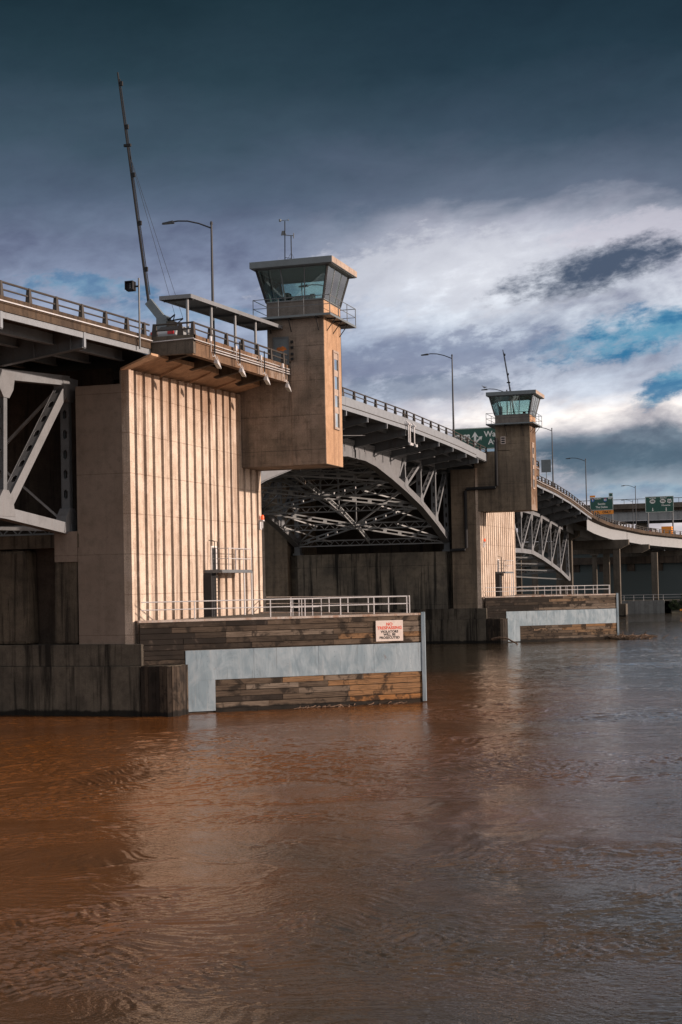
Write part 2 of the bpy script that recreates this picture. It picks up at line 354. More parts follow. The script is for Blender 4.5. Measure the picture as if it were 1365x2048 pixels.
M['bluegrey'] = steel('blue_grey_canopy_paint', (.16, .19, .21), .15)
M['woodh'] = wood('weathered_plank_wood'); M['woodv'] = wood('weathered_upright_timber', False)
M['plate'] = cplate('blue_grey_steel_plate')
M['cap'] = concrete('rust_stained_cap', (.48, .43, .40), (.36, .29, .24), (.24, .10, .04), .6)
M['white'] = plain('white_paint', (.72, .68, .66), .5)
M['signw'] = plain('faded_white_board', (.62, .54, .50), .6, var=.08)
M['red'] = plain('faded_red_paint', (.62, .07, .03), .6)
M['blk'] = plain('black_lettering', (.02, .018, .018), .6)
M['green'] = plain('sign_green', (.012, .085, .065), .45, var=.06)
M['signtext'] = plain('sign_white', (.80, .82, .80), .5, var=.05)
M['orange'] = plain('sign_orange', (.85, .30, .03), .5)
M['blue'] = plain('shield_blue', (.02, .12, .40), .5)
M['asphalt'] = plain('asphalt', (.05, .05, .05), .9)
M['rust'] = plain('rust_brown', (.16, .06, .025), .85, var=.4)
M['tyre'] = plain('tyre_rubber', (.02, .02, .02), .8)
M['carw'] = plain('white_car_paint', (.30, .32, .34), .35, var=.03)
M['cars'] = plain('silver_car_paint', (.30, .31, .33), .3, .4, var=.03)
M['redl'] = plain('red_lens', (.5, .01, .015), .25)
M['beacon'] = emis('red_beacon_glass', (.95, .12, .03), .6)
M['graf'] = plain('orange_spray_paint', (.55, .16, .03), .7, var=.4)
M['gullw'] = plain('gull_plumage', (.14, .14, .15), .8)
M['foliage'] = plain('foliage', (.035, .055, .022), .8, var=.5)
M['foliaged'] = plain('dark_foliage', (.018, .03, .016), .8, var=.5)
M['bark'] = plain('bark', (.07, .05, .035), .9)
M['drift'] = plain('driftwood', (.19, .12, .08), .85, var=.6)
M['litter'] = plain('wet_twigs', (.13, .085, .055), .85, var=.7)
M['ground'] = concrete('bank_ground', (.07, .065, .05), (.05, .05, .04), (.03, .03, .025), .3)
M['seawall'] = concrete('pale_seawall', (.24, .25, .25), (.18, .19, .19), (.07, .07, .07), .4)
M['wh'] = plain('dark_building_panel', (.055, .075, .08), .7)  # dark greenish wall panels of the far buildings
M['lampglass'] = plain('lamp_lens', (.35, .37, .36), .25)
def glassmat(name, tint, transp):
    m_, q = newmat(name)
    tr = q.n('ShaderNodeBsdfTransparent', {0: tint+(1,)}); gl = q.n('ShaderNodeBsdfGlossy', {0: (.9, .95, .95, 1), 1: .03})
    fr = q.n('ShaderNodeFresnel', {0: 1.5}).outputs[0]
    f2 = q.m('ADD', q.m('MULTIPLY', fr, 1.4), 1-transp, clamp=True)
    mx = q.n('ShaderNodeMixShader', {0: f2, 1: tr.outputs[0], 2: gl.outputs[0]})
    q.n('ShaderNodeOutputMaterial', {0: mx.outputs[0]}); return m_
M['glass'] = glassmat('teal_window_glass', (.80, .92, .91), .90)
M['glassw'] = glassmat('pale_slit_glass', (.45, .48, .5), .35)

# ------------------------------------------------------------------ water
def make_water():
    m_, q = newmat('muddy_river_water'); P = POS(q); s_ = q.n('ShaderNodeSeparateXYZ', {0: P})
    Pa = q.n('ShaderNodeMapping', {'Vector': P, 'Rotation': (0, 0, R(20)), 'Scale': (.8, 1.3, 1)}).outputs[0]
    sw = q.noise(P, .045, 3, .5, .8)
    warp = q.noise(P, .12, 3, .5, 0)
    Pw = q.vm('ADD', Pa, q.n('ShaderNodeCombineXYZ', {0: q.m('MULTIPLY', warp, 6), 1: q.m('MULTIPLY', warp, 4), 2: 0.0}).outputs[0])
    big = q.noise(Pw, .35, 4, .55, .8); mid = q.noise(Pw, 1.3, 5, .6, 1.0); fine = q.noise(Pw, 4.2, 3, .62, .5)
    vf = q.noise(Pw, 11.0, 2, .6, .3)
    calm = q.noise(q.vm('MULTIPLY', Pw, (.05, .16, 1)), 1.0, 4, .55, 1.2)
    amp = q.m('MULTIPLY', q.mr(q.ss(sw, .36, .62), 0, 1, .55, 1.0), q.mr(q.ss(calm, .58, .66), 0, 1, 1.0, .22))
    op = q.n('ShaderNodeAttribute', None, attribute_name='tint').outputs['Fac']
    h = q.m('ADD', q.m('ADD', q.m('MULTIPLY', fine, .010), q.m('MULTIPLY', vf, .012)), q.m('MULTIPLY', op, q.m('ADD', q.m('MULTIPLY', mid, .16), q.m('MULTIPLY', big, .2))))
    # warm reflection of the sunlit pier painted into the water colour; greener mud beyond
    dwarm = q.n('ShaderNodeVectorMath', {0: q.vm('MULTIPLY', P, (1.0, .62, 0)), 1: (-2.0, -12.0, 0)}, operation='DISTANCE').outputs['Value']
    dwarm = q.m('ADD', dwarm, q.m('MULTIPLY', q.m('SUBTRACT', q.noise(P, .06, 5, .6, .8), .5), 34.0))
    c = q.mix(q.ss(dwarm, 47.0, 17.0), (.038, .029, .018), (.155, .058, .016))
    foam = q.noise(Pw, 2.2, 8, .75, 1.2)
    c = q.mix(q.m('MULTIPLY', q.ss(foam, .60, .72), .35), c, (.12, .07, .04))
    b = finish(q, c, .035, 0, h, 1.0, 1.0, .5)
    b.inputs['Specular Tint'].default_value = (1.0, .92, .78, 1)
    b.inputs['IOR'].default_value = 1.33
    import numpy as np
    rs = np.random.RandomState(4)
    cx, cy = 38.133, -80.296; NC, NR = 780, 1950
    r0, r1 = 19.0, 260.0
    rad = r0*(r1/r0)**(np.linspace(0, 1, NR))
    ang = np.linspace(math.radians(17.476+16.5), math.radians(17.476-16.5), NC)      # fan of fine ripples seen from the bank
    X = cx - rad[:, None]*np.sin(ang)[None, :]; Y = cy + rad[:, None]*np.cos(ang)[None, :]
    step = np.gradient(rad)[:, None]
    def vnoise(x, y, f, seed):
        r_ = np.random.RandomState(seed); g_ = r_.rand(64, 64); x = x*f; y = y*f
        xi = np.floor(x).astype(int); yi = np.floor(y).astype(int); fx = x-xi; fy = y-yi; fx = fx*fx*(3-2*fx); fy = fy*fy*(3-2*fy)
        a_ = g_[xi%64, yi%64]; b_ = g_[(xi+1)%64, yi%64]; c_ = g_[xi%64, (yi+1)%64]; d_ = g_[(xi+1)%64, (yi+1)%64]
        return (a_*(1-fx)+b_*fx)*(1-fy)+(c_*(1-fx)+d_*fx)*fy
    wx = X + 3.2*(vnoise(X, Y, .22, 1)-.5) + .9*(vnoise(X, Y, .8, 2)-.5); wy = Y + 3.2*(vnoise(X, Y, .22, 3)-.5) + .9*(vnoise(X, Y, .8, 5)-.5)
    # calmer slicks between rippled patches, stretched along the current
    u_ = .94*X+.34*Y; v_ = -.34*X+.94*Y
    sl = .6*vnoise(u_, v_, .07, 6)+.0; sl = .55*vnoise(u_*.35, v_, .16, 6)+.3*vnoise(u_*.5, v_, .45, 7)+.15*vnoise(u_, v_, 1.2, 8)
    amp = np.clip((sl-.30)/.30, 0, 1); amp = .22+1.15*amp*amp*(3-2*amp)
    Hh = np.zeros_like(X)
    # swirls and boils: smooth raised patches with a rippled rim
    for (bx, by, ra, rb, hh) in BOILS:
        du = (.97*(X-bx)+.26*(Y-by))/ra; dv = (-.26*(X-bx)+.97*(Y-by))/rb
        wob = .5*(vnoise(X, Y, .8, 11)-.5)+.25*(vnoise(X, Y, 2.1, 12)-.5)
        q2 = np.sqrt(du*du+dv*dv)+wob
        inside = np.clip(1.25-q2, 0, 1); Hh += hh*np.exp(-q2*q2*1.3); amp *= 1-.88*np.clip(inside*1.6, 0, 1)
        Hh += .018*np.exp(-((q2-1.15)/.12)**2)
    waves = []
    for k in range(72):
        lam = .11*(2.8/.11)**(k/71.0); th = rs.normal(1.85, .5); waves.append((lam, th, rs.rand()*6.283))
    for lam, th, ph in waves:
        k_ = 2*math.pi/lam; sl_ = .050 if lam < .45 else (.022 if lam < .8 else .009*(.8/lam)**.5); a_ = sl_/k_
        fade = np.clip((lam/step-2.0)/2.0, 0, 1)
        gx = wx*math.cos(th)+wy*math.sin(th)
        Hh += (amp if lam < 1.6 else 1.0)*a_*fade*np.sin(k_*gx+ph)
    edge = np.ones_like(X); ee = np.minimum(np.arange(NC), NC-1-np.arange(NC))/12.0; edge *= np.clip(ee, 0, 1)[None, :]
    er = np.minimum(np.arange(NR), NR-1-np.arange(NR))/12.0; edge *= np.clip(er, 0, 1)[:, None]
    Hh *= edge
    me = bpy.data.meshes.new('water'); nv = NR*NC
    co = np.stack([X, Y, Hh], -1).reshape(-1, 3)
    border = [(-900,-400,0), (900,-400,0), (900,2500,0), (-900,2500,0), (cx, cy-5, 0)]
    co = np.concatenate([co, np.array(border)]).astype(np.float32)
    i_, j_ = np.meshgrid(np.arange(NR-1), np.arange(NC-1), indexing='ij'); base = (i_*NC+j_).ravel()
    quads = np.stack([base, base+1, base+NC+1, base+NC], -1)
    sizes = np.full(len(quads), 4)
    Lc = lambda i, j: i*NC+j
    SW, SE, NE, NW, CC = nv, nv+1, nv+2, nv+3, nv+4
    near = [Lc(0, j) for j in range(NC)]; far = [Lc(NR-1, j) for j in range(NC)]; lf = [Lc(i, 0) for i in range(NR)]; rt_ = [Lc(i, NC-1) for i in range(NR)]
    polys = []
    polys.append([SW]+lf+[NW]); polys.append([NW]+far+[NE]); polys.append([NE]+rt_[::-1]+[SE]); polys.append([SE]+near[::-1]+[SW])
    loops = np.concatenate([quads.ravel()]+[np.array(p_) for p_ in polys])
    sizes = np.concatenate([sizes, [len(p_) for p_ in polys]])
    me.vertices.add(len(co)); me.vertices.foreach_set('co', co.ravel())
    me.loops.add(len(loops)); me.loops.foreach_set('vertex_index', loops.astype(np.int32))
    me.polygons.add(len(sizes)); st_ = np.concatenate([[0], np.cumsum(sizes)[:-1]]).astype(np.int32)
    me.polygons.foreach_set('loop_start', st_); me.polygons.foreach_set('loop_total', sizes.astype(np.int32))
    me.polygons.foreach_set('use_smooth', np.array([True]*len(quads)+[False]*len(polys)))
    me.update(calc_edges=True)
    at = me.attributes.new('tint', 'FLOAT', 'FACE'); at.data.foreach_set('value', np.array([0.0]*len(quads)+[1.0]*len(polys), dtype=np.float32))
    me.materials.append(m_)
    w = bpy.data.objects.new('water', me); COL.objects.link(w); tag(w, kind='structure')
BOILS = [(27.3,-32.4,1.8,2.2,.15),(32.4,-36.6,4.2,1.9,.17),(20.0,-28.9,2.4,2.2,.08),(31.0,-45.0,2.6,1.8,.10),(14,-38,2.5,1.8,.06),(38,-22,4,3,.10),(22,-44,2.2,1.5,.05)]
make_water()

# ------------------------------------------------------------------ levels along the bridge
L = 21.8; MIRR = 118.16
RT = [(-60,20.9),(-40,21.6),(-16,22.44),(0,23.0),(20,23.45),(39,23.8),(59,23.97),(79,23.83),(97,23.3),(118,22.85),(134,22.25),(145.5,21.96),(160,21.27),(176,20.15),(181,19.78),(190,19.25)]
def zr(y):
    for (a, za), (b, zb) in zip(RT, RT[1:]):
        if a <= y <= b: return za + (zb-za)*(y-a)/(b-a)
    return RT[0][1] if y < RT[0][0] else RT[-1][1]
mir = lambda v: (v[0], MIRR - v[1], v[2])
XC = -14.0            # bridge centre line; everything across is mirrored about it
def xm(x): return 2*XC - x

def railing(parent, pts, spacing, mat, h=0.75, posts=None, T=None, name='railing'):
    """two pipe rails on tapered plate posts; pts = top-rail polyline"""
    mb = MB(T)
    mb.tube(pts, .058, 6); mb.tube([(p[0], p[1], p[2]-.36) for p in pts], .045, 6)
    r = mb.build(name, mat, parent)
    ps = []
    if posts is None:
        acc = 0; ps.append(Vector(pts[0])); nxt = spacing
        for a, b in zip(pts, pts[1:]):
            a = Vector(a); b = Vector(b); l = (b-a).length
            while nxt <= acc + l + 1e-6: ps.append(a+(b-a)*((nxt-acc)/l)); nxt += spacing
            acc += l
    else: ps = [Vector(p) for p in posts]
    for i, p in enumerate(ps):
        # direction of the rail at the post
        best = min(range(len(pts)-1), key=lambda k: ((Vector(pts[k])+Vector(pts[k+1]))/2-p).length)
        d = (Vector(pts[best+1])-Vector(pts[best])); d.z = 0; d.normalize(); s = Vector((-d.y, d.x, 0))
        q = MB(T); b0 = p - Vector((0,0,h)); t0 = p + Vector((0,0,.05))
        q.hexa([b0-d*.16-s*.12, b0+d*.16-s*.12, b0+d*.16+s*.12, b0-d*.16+s*.12], [t0-d*.09-s*.075, t0+d*.09-s*.075, t0+d*.09+s*.075, t0-d*.09+s*.075])
        q.build('post', mat, r)
    return r
def pipe_rail(parent, pts, posts, z_top, z_mid, z_bot, mat, T=None, r=.038, name='railing'):
    mb = MB(T)
    mb.tube([(x, y, z_top) for x, y in pts], r, 6); mb.tube([(x, y, z_mid) for x, y in pts], r*.85, 6)
    o = mb.build(name, mat, parent)
    for x, y in posts:
        q = MB(T); q.tube([(x, y, z_bot), (x, y, z_top)], r, 6); q.build('post', mat, o)
    return o

# ------------------------------------------------------------------ piers
def make_pier(T, label, front_mat, near):
    loc = T((-14, L/2, 0)); root = thing('bridge_pier', label, 'bridge pier', loc, 'bascule bridge piers')
    # base
    b = MB(T); b.box(xm(.5), .5, -.18, L+.18, -3, 2.92); b.box(xm(.58), .58, -.1, L+.1, 2.925, 4.2)
    b.build('pier_base', M['base'], root, bevel=.04)
    # wings with stepped top
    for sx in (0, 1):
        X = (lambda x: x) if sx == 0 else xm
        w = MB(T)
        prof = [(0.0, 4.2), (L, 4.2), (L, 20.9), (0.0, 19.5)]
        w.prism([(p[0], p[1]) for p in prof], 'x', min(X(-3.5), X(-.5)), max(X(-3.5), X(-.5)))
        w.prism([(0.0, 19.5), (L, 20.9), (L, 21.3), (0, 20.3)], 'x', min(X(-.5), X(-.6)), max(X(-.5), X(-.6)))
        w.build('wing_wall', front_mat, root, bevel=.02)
        # ribs
        rb = MB(T); bounds = [0.0, .72]
        pitch = 1.265; y = 1.0
        rb.prism([(0.0, 4.2), (.30, 4.2), (.30, 20.34), (0, 20.3)], 'x', min(X(-.5), X(0)), max(X(-.5), X(0)))
        rb.prism([(.38, 4.2), (.76, 4.2), (.76, 20.34), (.38, 20.3)], 'x', min(X(-.5), X(-.05)), max(X(-.5), X(-.05)))
        while y < L-.3:
            y1 = min(y+pitch-.37, L)
            z0 = 20.3+(21.0-20.3)*y/L; z1 = 20.3+(.7)*y1/L
            a, bq = sorted((X(-.5), X(0)))
            # splayed rib: narrower face than root
            pl = [(y-.02, 4.2), (y1+.02, 4.2), (y1+.02, z1), (y-.02, z0)]
            xs = X(-.5); xf = X(0)
            vs = [(xs,y-.03,4.2),(xs,y1+.03,4.2),(xs,y1+.03,z1),(xs,y-.03,z0),(xf,y+.02,4.2),(xf,y1-.02,4.2),(xf,y1-.02,z1),(xf,y+.02,z0)]
            rb.add(vs, [(0,3,2,1),(4,5,6,7),(0,1,5,4),(1,2,6,5),(2,3,7,6),(3,0,4,7)])
            y += pitch
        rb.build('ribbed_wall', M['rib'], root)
        # cove soffit above ribs and balcony slab
        sf = MB(T)
        xa, xb_ = X(-.5), X(1.5)
        ye = 17.96
        def zz(y): return 20.3+.7*y/L
        vs = [(xa,-.08,zz(0)),(xb_,-.08,21.05),(xb_,-.08,21.17),(xa,-.08,zz(0)+.12),(xa,ye,zz(ye)),(xb_,ye,21.4),(xb_,ye,22.0),(xa,ye,22.0)]
        sf.add(vs, [(0,1,2,3),(7,6,5,4),(0,4,5,1),(1,5,6,2),(2,6,7,3),(3,7,4,0)])
        for yy in (4.5, 9.0, 13.5):
            a1 = Vector((X(-.1), yy, zz(yy)-.03)); b1 = Vector((X(1.5), yy, 21.05+.35*yy/ye-.05))
            sf.beam(a1, b1, .10, .10)
        sf.build('soffit', M['soffit'], root)
        bal = MB(T)
        xe = X(3.62)
        def bz(y): return zr(y)-.72
        x0 = X(.9)
        n = 6
        for i in range(n):
            ya = 1.1+(17.9-1.1)*i/n; yb = 1.1+(17.9-1.1)*(i+1)/n
            for zt, zb, xo in ((0, -.42, .06), (-.42, -1.2, 0)):
                xo2 = X(3.62+xo); xi = X(3.2)
                bal.hexa([(xi,ya,bz(ya)+zb),(xo2,ya,bz(ya)+zb),(xo2,yb,bz(yb)+zb),(xi,yb,bz(yb)+zb)],
                         [(xi,ya,bz(ya)+zt),(xo2,ya,bz(ya)+zt),(xo2,yb,bz(yb)+zt),(xi,yb,bz(yb)+zt)])
        bo = bal.build('balcony_fascia', M['balcony'], root)
        bal = MB(T)
        a, b2 = sorted((X(.95), X(3.68)))
        bal.box(a, b2, 1.08, 1.4, bz(1.1)-1.12, bz(1.1)-.002)
        bal.build('balcony_end', M['far'], root)
        fl = MB(T)
        a, b2 = sorted((X(-.6), X(3.3)))
        fl.hexa([(a,1.2,bz(1.2)-.45),(b2,1.2,bz(1.2)-.45),(b2,18.1,bz(18.1)-.45),(a,18.1,bz(18.1)-.45)],
                [(a,1.2,bz(1.2)-.02),(b2,1.2,bz(1.2)-.02),(b2,18.1,bz(18.1)-.02),(a,18.1,bz(18.1)-.02)])
        for yy in (2.4, 6.3, 10.4, 14.4):
            fl.prism([(X(.4), 21.6), (X(3.3), 21.85), (X(3.3), 21.4), (X(1.2), 21.0)], 'y', yy, yy+.35)
        fl.build('balcony_floor', M['inner'], root)
        yy = [1.25, 3.84, 6.51, 9.26, 11.96, 14.44, 16.93]
        railing(root, [(X(3.6), y_, zr(y_)) for y_ in (1.2, 5, 9, 13, 17.8)], 0, M['rail'], .72, [(X(3.6), y_, zr(y_)) for y_ in yy], T, 'balcony_railing')
        railing(root, [(X(1.05), 1.22, zr(1.2)), (X(3.5), 1.22, zr(1.2))], 0, M['rail'], .72, [(X(1.15), 1.22, zr(1.2)), (X(2.8), 1.22, zr(1.2))], T, 'end_railing')
        # conduits on the fascia
        cd = MB(T)
        for k, zo in enumerate((-.30, -.47, -.62)):
            cd.tube([(X(3.76+.0*k), 4.0 if k else 1.0, zr(1)-.72+zo), (X(3.76), 17.9, zr(17.9)-.72+zo)], .035, 6)
        cd.tube([(X(1.0), .98, zr(1)-.72-.33), (X(3.76), .98, zr(1)-.72-.25)], .035, 6)
        cd.build('conduit', M['galv'], root)
    # channel side cross wall, approach side cross wall, inner wall
    c = MB(T)
    c.box(-23.3, -4.25, L-1.1, L-.25, 4.2, 11.1)
    c.box(-24.6, -3.4, L-1.3, L-1.15, 4.2, 11.0)
    c.build('cross_wall', M['cross'], root)
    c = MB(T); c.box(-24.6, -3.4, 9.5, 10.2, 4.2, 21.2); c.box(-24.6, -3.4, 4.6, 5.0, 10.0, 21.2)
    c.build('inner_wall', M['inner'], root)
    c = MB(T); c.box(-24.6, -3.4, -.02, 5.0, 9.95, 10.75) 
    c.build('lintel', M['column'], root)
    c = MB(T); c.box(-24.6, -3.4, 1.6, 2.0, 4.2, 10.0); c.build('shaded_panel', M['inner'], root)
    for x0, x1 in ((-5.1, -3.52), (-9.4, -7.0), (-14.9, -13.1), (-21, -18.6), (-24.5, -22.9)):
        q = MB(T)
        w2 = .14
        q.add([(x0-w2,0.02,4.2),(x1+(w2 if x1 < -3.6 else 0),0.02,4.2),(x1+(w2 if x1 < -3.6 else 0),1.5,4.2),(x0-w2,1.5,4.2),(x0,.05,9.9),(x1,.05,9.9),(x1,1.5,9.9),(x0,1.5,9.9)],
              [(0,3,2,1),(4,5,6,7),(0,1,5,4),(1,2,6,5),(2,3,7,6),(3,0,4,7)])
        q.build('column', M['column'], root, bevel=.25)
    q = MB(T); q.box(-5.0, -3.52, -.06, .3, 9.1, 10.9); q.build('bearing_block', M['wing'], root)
    return root
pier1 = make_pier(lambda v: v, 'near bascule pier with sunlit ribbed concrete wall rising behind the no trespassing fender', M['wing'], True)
pier2 = make_pier(mir, 'farther bascule pier with black pipe on its board marked front wall', M['wall2'], False)

# ------------------------------------------------------------------ control towers
X0t, X1t, Y0t, Y1t = 2.1, 6.26, 17.96, L
def make_tower(T, label, near):
    root = thing('control_tower', label, 'tower', T((4.2, 20, 15.7)), 'bridge control towers')
    s = MB(T); s.box(3.8, X1t, Y0t, Y1t, 15.74, 22.95); s.box(X0t, X1t, Y0t, Y1t, 22.95, 25.9)
    s.box(-.6, 3.8, Y0t+(.07 if near else .0), Y1t, 15.74, 22.9)
    if near: pass
    s.build('shaft', M['tower'] if near else M['wall2'], root, bevel=.03)
    s = MB(T)
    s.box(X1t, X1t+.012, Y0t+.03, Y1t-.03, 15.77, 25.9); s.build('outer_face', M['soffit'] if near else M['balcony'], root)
    s = MB(T); s.box(X0t, X1t, Y0t, Y1t, 26.05, 27.1); s.box(X0t-.04, X1t+.04, Y0t-.04, Y1t+.04, 27.1, 27.18)
    s.build('cab_wall', M['cabwall'], root)
    s = MB(T); s.box(X1t+.002, X1t+.03, Y0t+.05, Y1t-.05, 26.07, 27.08); s.build('rust_panel', M['soffit'], root)
    # walkway
    s = MB(T); s.box(1.3, 6.98, 17.28, 23.4, 25.9, 26.05)
    w = s.build('walkway', M['bluegrey'], root)
    corners = [(1.34, 23.36), (1.34, 17.32), (6.94, 17.32), (6.94, 23.36), (1.34, 23.36)]
    posts = [(1.34, 17.32+.0), (1.34, 20.3), (1.34, 23.3), (3.2, 17.32), (5.05, 17.32), (6.94, 17.32), (6.94, 19.3), (6.94, 21.3), (6.94, 23.36), (4.2, 23.36)]
    pipe_rail(w, corners, posts, 27.28, 26.66, 25.95, M['lamp'] if not near else M['steeld'], T, .028)
    for (x, y, dx_, dy_) in ((2.4, Y0t, 0, -.66), (3.9, Y0t, 0, -.66), (5.9, Y0t, 0, -.66), (X1t, 18.6, .7, 0), (X1t, 20.0, .7, 0), (X1t, 21.5, .7, 0), (3.5, Y1t, 0, 1.4), (5.5, Y1t, 0, 1.4)):
        q = MB(T); q.beam((x, y, 25.0 if dy_ < 1 else 24.6), (x+dx_*.95, y+dy_*.95, 25.85), .05, .05); q.beam((x+dx_*.02+.0, y+dy_*.02, 25.85), (x+dx_, y+dy_, 25.85), .06, .08)
        q.build('bracket', M['dark'], root)
    # cab windows, flared outwards
    zb, zt, fl = 27.18, 29.38, .52
    bot = [(X0t, Y0t), (X1t, Y0t), (X1t, Y1t), (X0t, Y1t)]
    top = [(X0t-fl, Y0t-fl), (X1t+fl, Y0t-fl), (X1t+fl, Y1t+fl), (X0t-fl, Y1t+fl)]
    for i in range(4):
        a, b = Vector(bot[i]+(zb,)), Vector(bot[(i+1)%4]+(zb,)); c, d = Vector(top[i]+(zt,)), Vector(top[(i+1)%4]+(zt,))
        nrm = (b-a).cross(c-a).normalized()
        q = MB(T); q.beam(a, c, .13, .13); q.build('corner_post', M['dark'] if near else M['lamp'], root)
        fr = [0, .34, .68, 1.0] if near else [0, .30, .52, .78, 1.0]
        for k in range(len(fr)-1):
            if k:
                q = MB(T); q.beam(a.lerp(b, fr[k]), c.lerp(d, fr[k]), .07, .08); q.build('mullion', M['steeld'], root)
            g0, g1, h0, h1 = a.lerp(b, fr[k]), a.lerp(b, fr[k+1]), c.lerp(d, fr[k]), c.lerp(d, fr[k+1])
            q = MB(T); o = nrm*.008
            q.add([g0-o, g1-o, h1-o, h0-o, g0+o, g1+o, h1+o, h0+o], [(0,3,2,1),(4,5,6,7),(0,1,5,4),(1,2,6,5),(2,3,7,6),(3,0,4,7)])
            q.build('window_pane', M['glass'], root)
        q = MB(T); q.beam(a, b, .09, .07); q.beam(c, d, .1, .1); q.build('window_frame', M['bluegrey'], root)
    # interior
    q = MB(T); q.box(X0t+.1, X1t-.1, Y0t+.1, Y1t-.1, 26.9, 27.0)
    q.box(3.0, 5.4, Y0t+.35, Y0t+.95, 27.0, 27.55); q.box(5.0, 5.3, 18.9, 19.2, 27.0, 27.75); q.box(2.5, 2.8, 20.6, 21.3, 27.0, 28.3)
    q.build('console', M['dark'], root)
    # roof
    q = MB(T); q.box(1.265, 7.27, 16.93, 22.83, 29.42, 29.87); q.build('roof', M['bluegrey'], root, bevel=.015)
    q = MB(T); q.box(1.35, 7.18, 17.02, 22.74, 29.38, 29.42); q.build('roof_soffit', M['steeld'], root)
    q = MB(T)
    for k in range(6): q.box(7.27, 7.283, 16.97+k*.98, 16.97+k*.98+.95, 29.45, 29.86)
    q.build('roof_edge_panel', M['slit'], root)
    # slit window on the river face
    y0, y1 = (19.72, 20.95) if near else (19.72, 20.95)
    q = MB(T); q.box(X1t+.012, X1t+.12, y0, y0+.14, 18.3, 23.85); q.box(X1t+.012, X1t+.12, y1-.14, y1, 18.3, 23.85)
    q.box(X1t+.012, X1t+.12, y0+.14, y1-.14, 18.3, 18.46); q.box(X1t+.012, X1t+.12, y0+.14, y1-.14, 23.7, 23.85)
    fr = q.build('window_frame', M['slit'], root)
    zs = [18.46, 19.9, 21.15, 22.5, 23.7]
    for k in range(4):
        q = MB(T); q.box(X1t+.012, X1t+.05, y0+.16, y1-.16, zs[k]+.0, zs[k+1]-.45); q.build('pane', M['glassw'], fr)
        q = MB(T); q.box(X1t+.012, X1t+.07, y0+.14, y1-.14, zs[k+1]-.45, zs[k+1]-.002); q.build('spandrel', M['slit'], fr)
    # door towards the pavement
    q = MB(T); q.box(2.62, 3.62, Y0t-.05, Y0t+.02, 22.75, 24.6); dr = q.build('door', M['bluegrey'], root)
    q = MB(T); q.box(2.54, 2.62, Y0t-.09, Y0t, 22.75, 24.7); q.box(3.62, 3.70, Y0t-.09, Y0t, 22.75, 24.7); q.box(2.62, 3.62, Y0t-.09, Y0t, 24.6, 24.7)
    q.build('door_frame', M['steeld'], dr)
    if near:
        q = MB(T); rnd = random.Random(3); n = 14
        pl = [(3.2+.36*math.cos(2*math.pi*i/n)*(1+.35*rnd.uniform(-1,1)), 23.85+.17*math.sin(2*math.pi*i/n)*(1+.35*rnd.uniform(-1,1))) for i in range(n)]
        q.prism(pl, 'y', Y0t-.056, Y0t-.05); q.build('spray_paint', M['graf'], dr)
        for zz_ in (24.3, 23.9, 23.45, 23.1):
            q = MB(T); q.box(3.85, 4.02, Y0t-.12, Y0t, zz_-.07, zz_+.09); q.build('junction_box', M['dark'], root)
    else:
        # louvre on the channel face (mirrored side)
        q = MB(T); q.box(2.74, 3.32, L, L+.05, 23.72, 24.6)
        lv = q.build('louvre', M['signw'], root); q = MB(T)
        for k in range(3): q.box(2.82, 3.24, L+.05, L+.06, 23.80+k*.26, 23.98+k*.26)
        q.build('louvre_slot', M['dark'], lv)
    return root
tower1 = make_tower(lambda v: v, 'nearer concrete control tower with glass cab and weather instruments on its roof', True)
tower2 = make_tower(mir, 'farther concrete control tower with white louvre below its glass cab', False)
q = MB(mir); q.tube([(2.2, L+.24, 24.45), (2.2, L+.24, 18.75), (2.05, L+.24, 18.55), (-1.5, L+.24, 18.5), (-1.68, L+.24, 18.3), (-1.68, L+.24, 11.45), (-1.85, L+.24, 11.25), (-3.55, L+.24, 11.2)], .20, 10)
tag(q.build('drain_pipe', M['dark']), 'black stepped pipe running down the front wall of the farther pier', 'pipe')

